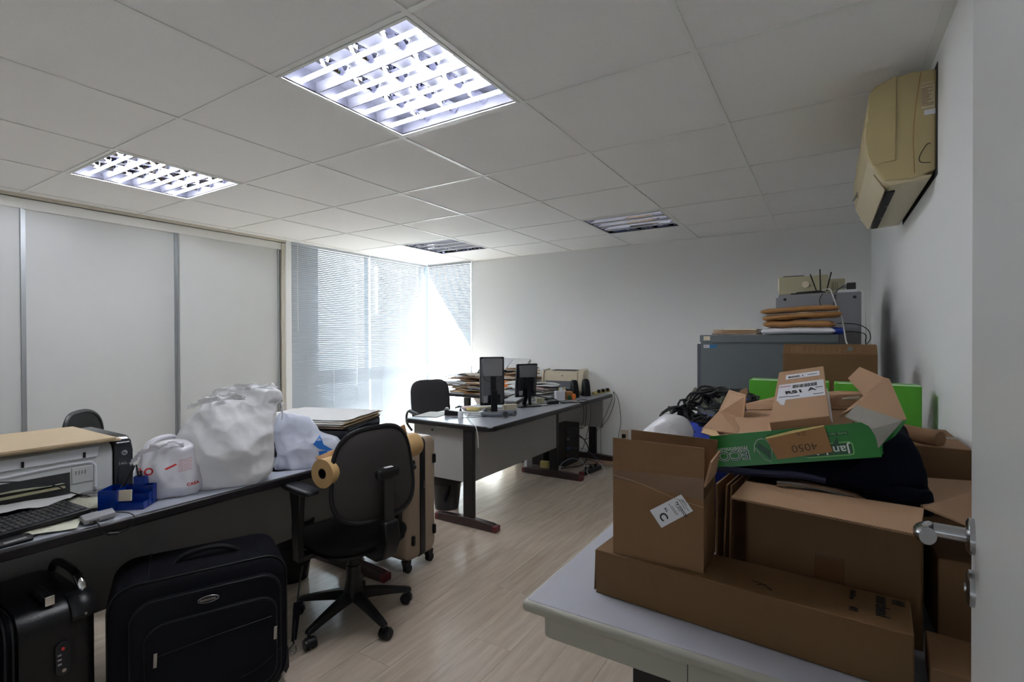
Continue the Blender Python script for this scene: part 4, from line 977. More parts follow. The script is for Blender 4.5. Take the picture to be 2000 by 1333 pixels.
bl2 = MB(); blob(bl2, (-0.235, 2.02, 1.155), (1, 0, 0), (0, 1, 0), (0, 0, 1), 0.05, 0.06, 0.05, p=2.2); bl2.v = [p+noise.noise_vector(p*20)*0.008 for p in bl2.v]; bl2.make('cloth_fold', M_BLUECL, bcl, smooth='all')
def coil(label, c, ax1, ax2, r, n, th, m, jit, seed, tail=()):
    q = random.Random(seed); root = thing('cable', label, 'cable', c, group=None); pts_ = []
    N = n*14
    for i in range(N):
        a = 2*pi*i/14; rr = r*(1+q.uniform(-jit, jit)); hgt = q.uniform(-1, 1)*th
        pts_.append(V(c)+V(ax1)*rr*cos(a)+V(ax2)*rr*0.9*sin(a)+V(ax1).cross(V(ax2)).normalized()*hgt)
    pts_ += [V(t) for t in tail]
    MB().tube(pts_, 0.0042, 6, smooth=3).make('cord', m, root, smooth=True); return root
coil('thick coil of black cable on top of the blue cloth bundle', (-0.365, 1.93, 1.175), (0.9, -0.1, 0.2), (-0.1, 0.75, 0.55), 0.095, 9, 0.022, M_RUBBER, 0.28, 5)
coil('looser black cable drooping left of the thick coil', (-0.43, 1.88, 1.125), (0.85, 0, -0.25), (0.1, 0.7, 0.5), 0.085, 6, 0.02, M_BLK, 0.3, 8)
coil('black cable loops lying behind the thick coil beside the foam', (-0.30, 2.0, 1.20), (0.9, 0.1, 0.05), (-0.1, 0.8, 0.35), 0.085, 6, 0.015, M_RUBBER, 0.25, 12)
fo = root_at('foam_piece', 'grey egg-crate foam piece behind the black cables', 'foam', (-0.44, 2.12, 1.14))
NU = 34
MB().sheet(lambda u, v: V((-0.475+0.12*u+0.01*v, 2.07+0.10*v, 1.175+0.045*v+0.012*sin(u*2*pi*3)*sin(v*2*pi*2.5)-0.02*u)), NU, 24, 0.012).make('foam', M_FOAM, fo, smooth='all')
kt = root_at('cardboard_tube', 'end of a brown cardboard tube between the navy jacket and the right wall', 'tube', (0.26, 1.75, 1.13))
MB().tube([(0.16, 1.90, 1.155), (0.268, 1.80, 1.148)], 0.022, 20).make('tube', M_CARD, kt, smooth=True)

# ------------------------------------------------------------ on the long desk: printer, papers, keyboard, bags
from mathutils.bvhtree import BVHTree
def project(o, target, direction, lift=0.001):
    """press flat print onto a curved surface"""
    d = V(direction).normalized(); tb = BVHTree.FromPolygons([v.co.copy() for v in target.data.vertices], [list(p.vertices) for p in target.data.polygons])
    bm = bmesh.new(); bm.from_mesh(o.data)
    bmesh.ops.subdivide_edges(bm, edges=[e for e in bm.edges if e.calc_length() > 0.006], cuts=2, use_grid_fill=False); bmesh.ops.triangulate(bm, faces=bm.faces)
    for v in bm.verts:
        h = tb.ray_cast(v.co-d*0.6, d)
        if h[0] is not None: v.co = h[0]-d*lift
    bm.to_mesh(o.data); bm.free(); return o

pr = root_at('printer', 'wide grey inkjet printer with a black end cap under the tan folders', 'printer', (-2.75, 0.55, D))
pf = -2.56
# body: grey front half, rounded
MB().prism([(-2.98, 0.80), (pf, 0.80), (pf, 0.955), (pf-0.012, 0.985), (pf-0.04, 0.998), (-2.98, 0.998)], 'y', 0.15, 0.905).make('body', M_PRN, pr, bevel=0.012, seg=3)
MB().prism([(-2.99, D), (pf+0.012, D), (pf+0.012, 0.955), (pf-0.005, 0.995), (pf-0.045, 1.012), (-2.99, 1.012)], 'y', 0.907, 0.975).make('end_cap', M_BLKG, pr, bevel=0.012, seg=3)
MB().box(-2.98, pf-0.02, 0.16, 0.905, D, 0.80).make('base', M_BLK, pr)
MB().box(-2.9, -2.66, 0.976, 0.990, 0.84, 0.95).make('side_lug', M_BLK, pr, bevel=0.01)
MB().slab([(pf+0.001, 0.20, 0.945), (pf+0.001, 0.848, 0.945), (pf-0.012, 0.862, 0.985), (pf-0.012, 0.20, 0.985)], -0.008).make('front_flap', M_PRN2, pr, bevel=0.003)
for yy in (0.615, 0.80): MB().box(pf+0.006, pf+0.011, yy, yy+0.008, 0.950, 0.972).make('latch', M_BLK, pr)
arch = [(pf+0.001, y_, z_) for y_, z_ in ((0.30, 0.905), (0.60, 0.925), (0.80, 0.93), (0.835, 0.918), (0.842, 0.895), (0.842, 0.82))]
MB().tube(arch, 0.006, 8, smooth=5).make('slot_trim', M_PRN2, pr, smooth=True)
MB().box(pf-0.002, pf+0.0015, 0.25, 0.76, 0.815, 0.90).make('paper_slot', M_DARK, pr)
MB().box(pf-0.002, pf+0.004, 0.765, 0.835, 0.85, 0.915).make('button_panel', M_PRN, pr, bevel=0.003)
for k in range(4): MB().box(pf+0.004, pf+0.0055, 0.776+k*0.010, 0.780+k*0.010, 0.885, 0.90).make('icon_mark', M_GREYP, pr)
MB().box(pf-0.001, pf+0.02, 0.30, 0.74, 0.845, 0.852).make('output_tray', M_CREAM2, pr)
text('S46L', 0.017, M_GREYP, pr, (pf+0.0125, 0.918, 0.895), (0, 1, 0), (0, 0, 1))
MB().cyl((pf+0.0122, 0.940, 0.945), (pf+0.0128, 0.940, 0.945), 0.011, seg=24).make('round_emblem', M_GREYP, pr)
text('hp', 0.012, M_BLKG, pr, (pf+0.013, 0.9335, 0.941), (0, 1, 0), (0, 0, 1))
for k, (dz, m_) in enumerate(((0.0, M_MANILA), (0.0095, M_MANILA))):
    s = root_at('paper_folder', ('lower' if k == 0 else 'upper')+' manila folder of the two lying on top of the inkjet printer', 'folder', (-2.78, 0.5, 1.012+dz), group='folders on the inkjet printer')
    z = 1.0135+dz
    MB().sheet(lambda u, v: V((-3.0+0.475*u+0.008*k, 0.12+(0.80-0.02*k)*v, z+0.002*sin(4*v)+(0.001 if u < .5 else 0)))+V((0, 0, -0.012*max(0, v-0.93)/0.07*(1 if k == 0 else 0)*0)), 6, 10, 0.008).make('folder', m_, s)

def paper(name, label, cat, pts4, m, t=0.0012, wav=0.003, group=None, seed=0, lines=None, n=8):
    p = [V(q) for q in pts4]; c = sum(p, V())/4
    s = thing(name, label, cat, (c.x, c.y, min(q.z for q in p)-t), group=group)
    def fn(u, v):
        q = (p[0].lerp(p[1], u)).lerp(p[3].lerp(p[2], u), v)
        return q+V((0, 0, abs(noise.noise(V((u*2.3+seed, v*2.1, seed*.7))))*wav*2))
    MB().sheet(fn, n, n, t).make('sheet', m, s, smooth=True)
    if lines:
        mb = MB()
        for k in range(lines):
            v = 0.06+0.88*k/lines
            a0, a1 = 0.05+rnd.random()*0.02, rnd.uniform(0.7, 0.95)
            nseg = 6
            for i in range(nseg):
                u0, u1 = a0+(a1-a0)*i/nseg, a0+(a1-a0)*(i+0.8)/nseg
                q = [fn(u0, v), fn(u1, v), fn(u1, v+0.012), fn(u0, v+0.012)]
                mb.add([x+V((0, 0, 0.0006)) for x in q], [(0, 1, 2, 3)])
        o = mb.make('written_lines', M_BROWNP, s); o['kind'] = 'stuff'
    return s
M_NOTE = mat('yellowish_notepaper', (0.62, 0.62, 0.50), 0.75)
paper('notepad_sheet', 'handwritten greenish sheet under the black keyboard', 'paper', [(-2.30, 0.40, 0.782), (-2.185, 0.665, 0.782), (-2.47, 0.80, 0.786), (-2.60, 0.42, 0.786)], M_NOTE, lines=16)
paper('printed_form', 'pinkish printed form beside the blue desk organizer', 'paper', [(-2.40, 0.70, 0.784), (-2.36, 0.80, 0.784), (-2.56, 0.86, 0.79), (-2.62, 0.70, 0.79)], M_NOTE, lines=9)
paper('folded_sheet', 'white folded sheet lying over the back of the keyboard', 'paper', [(-2.46, 0.45, 0.825), (-2.44, 0.66, 0.815), (-2.56, 0.80, 0.806), (-2.70, 0.50, 0.83)], M_PAPER, wav=0.006)
paper('folded_sheet', 'second white sheet rising behind the keyboard before the printer slot', 'paper', [(-2.60, 0.40, 0.84), (-2.62, 0.68, 0.835), (-2.545, 0.74, 0.86), (-2.545, 0.36, 0.875)], M_NOTE, wav=0.008)
s = root_at('notebook', 'closed dark notebook with a label at the left end of the desk edge', 'notebook', (-2.25, 0.42, D))
MB().slab([(-2.185, 0.30, 0.781+0.004), (-2.19, 0.555, 0.785), (-2.33, 0.60, 0.785), (-2.33, 0.30, 0.785)], 0.009).make('cover', M_BLK, s, bevel=0.002)
MB().slab([(-2.196, 0.49, 0.7856), (-2.205, 0.545, 0.7856), (-2.222, 0.545, 0.7856), (-2.215, 0.49, 0.7856)], 0.0005).make('label', M_GREYP, s)
# keyboard
kb = root_at('keyboard', 'black keyboard lying askew at the left end of the desk', 'keyboard', (-2.42, 0.66, 0.79))
KA, KB_, KC, KD = [V(p) for p in [(-2.51, 0.575, 0.805), (-2.494, 0.722, 0.812), (-2.28, 0.737, 0.812), (-2.27, 0.572, 0.803)]]
# extend to real length to the left of the frame
kx = (KC-KD); kyv = (KB_-KC)
K0 = KD-kx*0.55
K1 = KC; K2 = KB_+(V((0, 0, 0))); K3 = K0+(K2-K1)
MB().slab([K0, K1, K2, K3], 0.016).make('case', M_BLK, kb, bevel=0.003)
keys = MB()
NX, NYk = 15, 5
for j in range(NYk):
    for i in range(NX):
        a, b = (i+0.35)/(NX+0.7), (j+0.4)/(NYk+0.8); da, db = 0.8/(NX+0.7), 0.75/(NYk+0.8)
        q = [K0+(K1-K0)*x_+(K3-K0)*y_+V((0, 0, 0.004)) for x_, y_ in ((a, b), (a+da, b), (a+da, b+db), (a, b+db))]
        keys.slab(q, 0.004)
ko = keys.make('keys', M_MGREY, kb); ko['kind'] = 'stuff'
# usb hub and its cable
hb = root_at('usb_hub', 'small grey hub with a cable plugged in on the desk edge beside the keyboard', 'hub', (-2.26, 0.73, D))
MB().slab([V((-2.195, 0.69, 0.798)), V((-2.205, 0.785, 0.798)), V((-2.275, 0.80, 0.798)), V((-2.27, 0.70, 0.798))], 0.018).make('case', M_GREYP, hb, bevel=0.003)
MB().box(-2.194, -2.185, 0.705, 0.73, 0.784, 0.794).make('plug', M_STEEL, hb)
cbp = root_at('cable', 'black usb cable with a thick bead looping over the desk edge', 'cable', (-2.15, 0.76, 0.74))
MB().tube([(-2.186, 0.717, 0.789), (-2.165, 0.72, 0.78), (-2.155, 0.735, 0.745), (-2.153, 0.775, 0.735), (-2.152, 0.812, 0.748), (-2.155, 0.825, 0.775), (-2.185, 0.82, 0.787), (-2.25, 0.80, 0.786)], 0.0022, 8, smooth=6).make('cord', M_BLK, cbp, smooth=True)
MB().tube([(-2.154, 0.742, 0.742), (-2.153, 0.772, 0.735)], 0.006, 12).make('bead', M_BLK, cbp, smooth=True)
ms = root_at('mouse', 'silver and black mouse before the printer slot', 'mouse', (-2.58, 0.87, D))
b = MB(); blob(b, (-2.545, 0.835, D+0.018), (0.6, 0.8, 0), (-0.8, 0.6, 0), (0, 0, 1), 0.05, 0.03, 0.018, p=2.2, nu=24, nv=12)
b.v = [V((p.x, p.y, max(p.z, D+0.0005))) for p in b.v]; b.make('body', M_STEEL, ms, smooth='all')
cc = root_at('cable', 'thin black cable snaking from the printer over the papers', 'cable', (-2.5, 0.6, 0.80))
MB().tube([(-2.53, 0.42, 0.93), (-2.50, 0.52, 0.925), (-2.49, 0.62, 0.905), (-2.50, 0.70, 0.87), (-2.52, 0.74, 0.835), (-2.53, 0.80, 0.80), (-2.50, 0.86, 0.785), (-2.45, 0.90, 0.782)], 0.0024, 8, smooth=6).make('cord', M_BLK, cc, smooth=True)

# blue desk organizer
og = root_at('desk_organizer', 'translucent blue desk organizer with pens beside the printer', 'organizer', (-2.36, 0.88, D))
oA, oB = V((-2.335, 0.782, D+0.0005)), V((-2.235, 0.872, D+0.0005))   # front edge runs from oA to oB
oe = (oB-oA).normalized(); on_ = V((-oe.y, oe.x, 0)); OL = 0.155
OO = oA-oe*0.008
def OB(a0, a1, b0, b1, z0, z1, t=0.0025, name='tray'):
    k = MB(); Pq = lambda a, b, z: OO+oe*a+on_*b+V((0, 0, z))
    def bx(a0, a1, b0, b1, z0, z1): k.add([Pq(a0, b0, z0), Pq(a1, b0, z0), Pq(a1, b1, z0), Pq(a0, b1, z0), Pq(a0, b0, z1), Pq(a1, b0, z1), Pq(a1, b1, z1), Pq(a0, b1, z1)], [(3, 2, 1, 0), (4, 5, 6, 7), (0, 1, 5, 4), (1, 2, 6, 5), (2, 3, 7, 6), (3, 0, 4, 7)])
    bx(a0, a1, b0, b1, z0, z0+t); bx(a0, a1, b0, b0+t, z0, z1); bx(a0, a1, b1-t, b1, z0, z1); bx(a0, a0+t, b0, b1, z0, z1); bx(a1-t, a1, b0, b1, z0, z1)
    return k.make(name, M_BLUE, og)
OB(0, 0.062, 0.0, 0.09, 0, 0.078); OB(0.064, OL, 0.0, 0.035, 0, 0.028); OB(0.064, OL, 0.037, 0.065, 0, 0.052); OB(0.064, OL, 0.067, 0.10, 0, 0.075); OB(0.085, 0.125, 0.072, 0.10, 0.075, 0.11, name='pen_cup')
def OPt(a, b, z): return OO+oe*a+on_*b+V((0, 0, z))
nt_ = MB().slab([OPt(0.05, -0.001, 0.02), OPt(0.105, -0.001, 0.02), OPt(0.105, 0.008, 0.06), OPt(0.05, 0.008, 0.06)], -0.006)
s = root_at('note_block', 'small cream note block in the blue organizer', 'notepad', OPt(0.08, 0.01, 0.02)); MB().slab([OPt(0.055, 0.022, 0.031), OPt(0.105, 0.022, 0.031), OPt(0.105, 0.026, 0.072), OPt(0.055, 0.026, 0.072)], -0.008).make('block', M_CREAM, s)
for (a, b, a2, b2, zt, rr, nm, lbl) in ((0.02, 0.06, 0.085, 0.075, 0.150, 0.008, 'stapler', 'long black stapler leaning in the blue organizer'), (0.11, 0.085, 0.088, 0.088, 0.15, 0.0045, 'pen', 'black pen standing upright in the blue organizer'), (0.12, 0.095, 0.10, 0.09, 0.135, 0.004, 'pen', 'red-capped pen standing in the blue organizer')):
    s = root_at(nm, lbl, nm, OPt(a, b, 0.01)); p0, p1 = OPt(a, b, 0.01), OPt(a2, b2, zt)
    MB().tube([p0, p0.lerp(p1, .9), p1], [rr, rr*0.6], 10).make('barrel', M_BLK, s, smooth=True)
    MB().tube([p0.lerp(p1, .9), p1+(p1-p0).normalized()*0.004], [rr*0.75, rr*0.6], 10).make('cap', M_REDINK if 'red' in lbl else M_BLKR, s, smooth=True)

# plastic bags
RT = (0.477, 0.879, 0)
bg1, bo1 = sack('plastic_bag', 'small sheer shopping bag with red print between the organizer and the big white bag', 'bag', -2.325, 1.03, [(1.01, -0.023, 0.021), (1.001, -0.059, 0.053), (0.98, -0.089, 0.082), (0.952, -0.109, 0.093), (0.919, -0.125, 0.1), (0.887, -0.135, 0.105), (0.844, -0.128, 0.111), (0.801, -0.112, 0.111), (0.768, -0.086, 0.093), (0.751, -0.068, 0.071)] + [(D+0.0005, -0.03, 0.05)], M_BAG2, depth=0.6, amp=0.024, fr=8, right=RT, seed=1.3)
def bagprint(s_, size, u0, m, bagroot, target, yd=(0, 0, 1), rot=0.0, **k):
    r = V(RT).normalized(); up = V((0, 0, 1)); c_, s__ = cos(rot), sin(rot)
    o = text(s_, size, m, bagroot, u0, r*c_+up*s__, up*c_-r*s__, **k)
    return project(o, target, (-0.879, 0.477, -0.05), 0.0015)
bagprint('CASA', 0.017, (-2.33, 1.091, 0.817), M_REDINK, bg1, bo1, bold=0.0004)
bagprint('CO', 0.040, (-2.4, 0.94, 0.865), M_REDINK, bg1, bo1, rot=0.35, bold=0.0012)
for k in range(7):
    bagprint(rnd.choice(('ofertas da semana', 'avenida central 210', 'compre e leve mais')), 0.0062, V((-2.36, 1.073, 0.921))-V((0, 0, 0.0075*k)), M_REDINK, bg1, bo1, rot=0.12, squash=1.0)
bagprint('/', 0.05, (-2.36, 1.025, 0.898), M_REDINK, bg1, bo1, rot=-0.9, bold=0.002)
for e in (0, 1):
    MB().tube([V(p)+V((-0.02*e, 0.0, 0)) for p in [(-2.39, 0.951, 0.938), (-2.4, 0.97, 0.982), (-2.41, 1.012, 1.004), (-2.42, 1.072, 1.006), (-2.41, 1.096, 0.98), (-2.4, 1.1, 0.929)]], [0.010, 0.006], 10, smooth=6).make('handle', M_BAG2, bg1, smooth=True)
bg2, bo2 = sack('plastic_bag', 'largest white plastic bag, stuffed tall, on the long desk', 'bag', -2.29, 1.25, [(1.198, -0.028, 0.175), (1.187, -0.044, 0.185), (1.157, -0.064, 0.185), (1.133, -0.105, 0.166), (1.11, -0.137, 0.158), (1.064, -0.17, 0.166), (1.006, -0.194, 0.183), (0.959, -0.206, 0.187), (0.912, -0.198, 0.183), (0.866, -0.178, 0.181), (0.819, -0.166, 0.179), (0.784, -0.154, 0.154), (0.761, -0.137, 0.102)] + [(D+0.0005, -0.12, 0.06)], M_BAG, depth=0.55, amp=0.045, fr=4.6, right=RT, seed=0.4, nu=120, nv=96, crease=0.8)
def ruffle(root, m, cx, cy, rows_, n_w, amp, h, seed, name='ruffle'):
    amp *= 0.55; n_w *= 0.6
    r = V(RT).normalized(); vd = V((-r.y, r.x, 0)); P_ = catmull([V(a) for a in rows_], 8)
    def fn(u, v):
        t = u*(len(P_)-1); i = min(int(t), len(P_)-2); q_ = P_[i].lerp(P_[i+1], t-i)     # (right, back, z)
        wv = amp*(0.4+v)*sin(u*2*pi*n_w+seed)+amp*1.2*noise.noise(V((u*9, v*2, seed)))
        hh = h*(0.75+0.5*noise.noise(V((u*7, 3, seed))))*v
        return V((cx, cy, 0))+r*(q_.x+0.012*noise.noise(V((u*13, v*3, seed+5))))+vd*(q_.y+wv)+V((0, 0, q_.z+hh-0.02))
    k = MB(); k.sheet(fn, 60, 8, 0.0006); return k.make(name, m, root, smooth='all')
ruffle(bg2, M_BAG, -2.29, 1.25, [(-0.07, 0.0, 1.195), (0.0, -0.05, 1.215), (0.08, -0.06, 1.222), (0.16, -0.03, 1.215), (0.20, 0.02, 1.20)], 6, 0.014, 0.035, 1.0)
ruffle(bg2, M_BAG, -2.29, 1.25, [(-0.16, 0.02, 1.14), (-0.10, -0.06, 1.17), (-0.02, -0.085, 1.185), (0.06, -0.09, 1.18)], 4, 0.012, 0.03, 4.0)
ruffle(bg2, M_BAG, -2.29, 1.25, [(0.14, -0.05, 1.15), (0.19, -0.03, 1.16), (0.215, 0.01, 1.13), (0.215, 0.03, 1.06)], 3, 0.012, 0.028, 7.0)
ruffle(bg1, M_BAG2, -2.325, 1.03, [(-0.14, -0.02, 0.94), (-0.10, -0.05, 0.985), (-0.03, -0.06, 1.005), (0.04, -0.04, 1.0)], 4, 0.010, 0.03, 2.0)
text('*', 0.02, M_INK, bg2, (-2.25, 1.432, 1.078), (0.477, 0.879, 0), (0, 0, 1)).hide_render = False
bg3, bo3 = sack('plastic_bag', 'white plastic bag with blue print slumped at the right end of the desk', 'bag', -2.28, 1.60, [(1.052, -0.1, -0.035), (1.036, -0.112, 0.014), (1.002, -0.117, 0.057), (0.95, -0.117, 0.105), (0.905, -0.117, 0.166), (0.871, -0.117, 0.207), (0.832, -0.117, 0.226), (0.792, -0.117, 0.207), (0.753, -0.107, 0.166), (0.713, -0.088, 0.13)] + [(D+0.0005, -0.16, 0.10)], M_BAGBL, depth=0.42, amp=0.034, fr=6.0, right=RT, seed=7.7, nu=96, nv=64)
for pp in ([(-2.3, 1.67, 0.891), (-2.3, 1.711, 0.93), (-2.3, 1.73, 0.88), (-2.3, 1.782, 0.848), (-2.3, 1.755, 0.845), (-2.3, 1.701, 0.863)], [(-2.3, 1.701, 0.85), (-2.3, 1.749, 0.849), (-2.3, 1.755, 0.809), (-2.3, 1.704, 0.819)]):
    o = MB().slab([V(p) for p in pp], 0.0005).make('printed_shape', M_BLUEINK, bg3); project(o, bo3, (-0.879, 0.477, -0.05), 0.0015)

# black office printer with papers on top
mf = root_at('printer', 'black office printer with papers on top at the right end of the desk', 'printer', (-2.5, 2.0, D))
ma, mb_, = V((-2.19, 1.83, 0)), V((-2.40, 2.26, 0)); me_ = (mb_-ma).normalized(); mn = V((-me_.y, me_.x, 0))
if mn.x > 0: mn = -mn
def MP(a, b, z): return ma+me_*a+mn*b+V((0, 0, z))
mtop = 0.935
def mbox(name, a0, a1, b0, b1, z0, z1, m, bev=0.0, par=None):
    k = MB().add([MP(a0, b0, z0), MP(a1, b0, z0), MP(a1, b1, z0), MP(a0, b1, z0), MP(a0, b0, z1), MP(a1, b0, z1), MP(a1, b1, z1), MP(a0, b1, z1)], [(3, 2, 1, 0), (4, 5, 6, 7), (0, 1, 5, 4), (1, 2, 6, 5), (2, 3, 7, 6), (3, 0, 4, 7)])
    return k.make(name, m, par or mf, bevel=bev)
mbox('body', 0, 0.47, 0, 0.56, D+0.001, mtop, M_BLKG, 0.008)
mbox('lid', -0.003, 0.473, 0.002, 0.562, mtop+0.001, mtop+0.012, M_BLK, 0.003)
mbox('front_slot', -0.006, 0.0, 0.05, 0.40, 0.83, 0.88, M_DARK)
for e in range(2): MB().tube([MP(-0.03, 0.10, 0.86), MP(-0.035, 0.02, 0.80)], 0.0035, 8).make('output_stop', M_GREYP, mf)
for k in range(9):
    z = mtop+0.0135+k*0.0042; o_ = rnd.uniform(-0.015, 0.015); q_ = rnd.uniform(-0.015, 0.015)
    big = [MP(-0.02+o_, 0.02+q_, z), MP(0.44+o_, -0.01+q_, z+(0.002 if k > 6 else 0)), MP(0.47+o_, 0.58+q_, z), MP(0.02+o_, 0.62+q_, z)]
    if k == 8: big = [MP(0.0, 0.01, z+0.002), MP(0.42, -0.015, z+0.002), MP(0.46, 0.5, z+0.004), MP(0.04, 0.56, z+0.002)]
    paper('paper_sheet', ['large sheets and thin folders stacked on the black office printer', 'topmost crumpled white sheet on the black office printer'][k == 8], 'paper', big, [M_BROWNP, M_PAPER, M_MANILA, M_PAPER2, M_BROWNP, M_PAPER, M_MANILA, M_PAPER, M_PAPER][k], t=0.0028, wav=0.0007 if k < 8 else 0.004, group='large papers on the black office printer', seed=k*3.3)

# roll of kraft paper across the chair's armrests
kr = root_at('paper_roll', 'thick roll of brown kraft paper lying across the armrests of the swivel chair', 'paper roll', (-1.97, 1.8, 0.746))
k0, k1 = V((-1.945, 1.475, 0.8145)), V((-2.03, 2.17, 0.8145))
N = 36; R_ = 0.066; r_ = 0.024; mb = MB(); kd = (k1-k0).normalized(); ka = kd.cross(V((0, 0, 1))).normalized(); ku = ka.cross(kd)
def ring(c, r): return [c+(ka*cos(2*pi*i/N)+ku*sin(2*pi*i/N))*r for i in range(N)]
R0, R1, q0, q1 = ring(k0, R_), ring(k1, R_), ring(k0, r_), ring(k1, r_)
mb.add(R0+R1+q1+q0, [(i+s_*N, (i+1) % N+s_*N, (i+1) % N+((s_+1) % 4)*N, i+((s_+1) % 4)*N) for s_ in range(4) for i in range(N)])
mb.make('roll', M_KRAFT, kr, smooth=True)
q0b, q1b, w0, w1 = ring(k0+kd*0.002, r_-0.0005), ring(k1-kd*0.002, r_-0.0005), ring(k0+kd*0.002, r_-0.005), ring(k1-kd*0.002, r_-0.005)
MB().add(q0b+q1b+w1+w0, [(i+s_*N, (i+1) % N+s_*N, (i+1) % N+((s_+1) % 4)*N, i+((s_+1) % 4)*N) for s_ in range(4) for i in range(N)]).make('core', M_BLK, kr, smooth=True)
fl_ = MB()
def tail(u, v):
    return k0+(k1-k0)*(0.02+0.96*u)+V((-0.040-0.022*v, 0, 0.052+v*(0.014+0.05*u)+0.004*sin(5*u)))
fl_.sheet(tail, 8, 8, 0.0008); fl_.make('loose_end', M_ENV, kr, smooth='all')

# ------------------------------------------------------------ suitcases
sf = root_at('suitcase', 'black soft-sided suitcase lying on its long side in front of the desk', 'suitcase', (-2.15, 1.03, 0))
S0 = V((-2.105, 0.715, 0)); se = V((0.404, 0.915, 0)).normalized(); sn = V((se.y, -se.x, 0))
def SP(a, b, z): return S0+se*a-sn*b+V((0, 0, z))     # a along, b back, z up
SL, ST, SH = 0.585, 0.31, 0.56
def s_rr(a0, a1, z0, z1, r, b, n=8): return [SP(a, b, z) for a, z in rrect(a0, a1, z0, z1, r, n)]
def shell(parent, name, rings_, m, caps=True, **kw):
    n = len(rings_[0]); mb = MB(); fs = [(j*n+i, j*n+(i+1) % n, (j+1)*n+(i+1) % n, (j+1)*n+i) for j in range(len(rings_)-1) for i in range(n)]
    if caps: fs += [tuple(range(n)), tuple((len(rings_)-1)*n+i for i in range(n-1, -1, -1))]
    mb.add([p for q in rings_ for p in q], fs); return mb.make(name, m, parent, smooth=True, **kw)
def body_rings(z0=0.03):
    out = []
    for b, ins in ((0.0, 0.030), (0.004, 0.014), (0.015, 0.004), (0.03, 0), (ST-0.03, 0), (ST-0.012, 0.006), (ST, 0.025)): out.append(s_rr(ins, SL-ins, z0+ins, SH-ins, 0.085-ins*0.5, b))
    return out
sbody = shell(sf, 'body', body_rings(), M_NYLON)
def pipe(parent, a0, a1, z0, z1, r, b, rad=0.0035, m=M_VINYL, name='piping', close=True):
    q = s_rr(a0, a1, z0, z1, r, b, 8); q.append(q[0]); return MB().tube(q, rad, 8, cap=False).make(name, m, parent, smooth=True)
pipe(sf, 0.004, SL-0.004, 0.034, SH-0.004, 0.083, 0.012)
shell(sf, 'front_pocket', [s_rr(0.075, SL-0.035, 0.05, SH-0.075, 0.07, -0.022), s_rr(0.065, SL-0.028, 0.045, SH-0.065, 0.075, -0.014), s_rr(0.062, SL-0.025, 0.04, SH-0.062, 0.078, 0.01)], M_NYLON)
pipe(sf, 0.068, SL-0.030, 0.05, SH-0.068, 0.073, -0.017)
shell(sf, 'front_pocket', [s_rr(0.115, SL-0.05, 0.075, SH-0.155, 0.06, -0.034), s_rr(0.107, SL-0.045, 0.07, SH-0.147, 0.065, -0.027), s_rr(0.104, SL-0.042, 0.068, SH-0.144, 0.066, -0.014)], M_NYLON)
pipe(sf, 0.110, SL-0.047, 0.075, SH-0.150, 0.062, -0.030, 0.003)
MB().tube([SP(0.14, -0.0348, 0.30), SP(0.30, -0.0352, 0.315), SP(0.52, -0.0348, 0.33)], 0.0016, 6, smooth=4).make('seam', M_VINYL, sf)
MB().tube([SP(0.30, -0.020, 0.115), SP(0.45, -0.036, 0.135), SP(0.55, -0.03, 0.19)], 0.002, 6, smooth=4).make('seam', M_VINYL, sf)
bd_ = MB(); N = 32
bd_.add([SP(0.305+0.034*cos(2*pi*i/N), -0.0225, 0.457+0.0125*sin(2*pi*i/N)+0.0) for i in range(N)]+[SP(0.305+0.034*cos(2*pi*i/N), -0.0255, 0.457+0.0125*sin(2*pi*i/N)) for i in range(N)], [tuple(range(N)), tuple(range(2*N-1, N-1, -1))]+[(i, (i+1) % N, (i+1) % N+N, i+N) for i in range(N)])
bd_.make('badge', M_BLKG, sf)
MB().tube([SP(0.305+0.034*cos(2*pi*i/N), -0.0257, 0.457+0.0125*sin(2*pi*i/N)) for i in range(N+1)], 0.0012, 6, cap=False).make('badge_rim', M_STEEL, sf, smooth=True)
text('Samsonite', 0.0125, M_STEEL, sf, SP(0.277, -0.0258, 0.453), se, (0, 0, 1), bold=0.0001)
for a, z in ((0.135, 0.265), (0.525, 0.235)):
    MB().slab([SP(a, -0.036, z), SP(a+0.011, -0.036, z), SP(a+0.013, -0.038, z+0.052), SP(a+0.002, -0.038, z+0.052)], -0.002).make('zip_pull', M_STEEL, sf, bevel=0.0008)
MB().tube([SP(0.20, 0.135, SH-0.01), SP(0.215, 0.135, SH+0.012), SP(0.26, 0.135, SH+0.030), SP(0.32, 0.135, SH+0.034), SP(0.37, 0.135, SH+0.026), SP(0.41, 0.135, SH+0.004), SP(0.42, 0.135, SH-0.01)], 0.011, 10, smooth=6).make('carry_handle', M_VINYL, sf, smooth=True)
for a in (0.12, 0.48): MB().slab([SP(a, 0.02, SH+0.0012), SP(a+0.003, 0.02, SH+0.0012), SP(a+0.003, ST-0.02, SH+0.0012), SP(a, ST-0.02, SH+0.0012)], 0.001).make('top_seam', M_VINYL, sf)
for bb_ in (0.06, ST-0.06):
    w_ = MB().cyl(SP(SL-0.055, bb_-0.016, 0.037), SP(SL-0.055, bb_+0.016, 0.037), 0.036, seg=28); wo = w_.make('wheel', M_RUBBER, sf, smooth=True)
    MB().cyl(SP(SL-0.055, bb_-0.0185, 0.037), SP(SL-0.055, bb_-0.016, 0.037), 0.022, seg=24).make('hub_cap', M_STEEL, wo, smooth=True)
    MB().cyl(SP(SL-0.055, bb_-0.0195, 0.037), SP(SL-0.055, bb_-0.0184, 0.037), 0.006, seg=12).make('hub_bolt', M_BLK, wo)

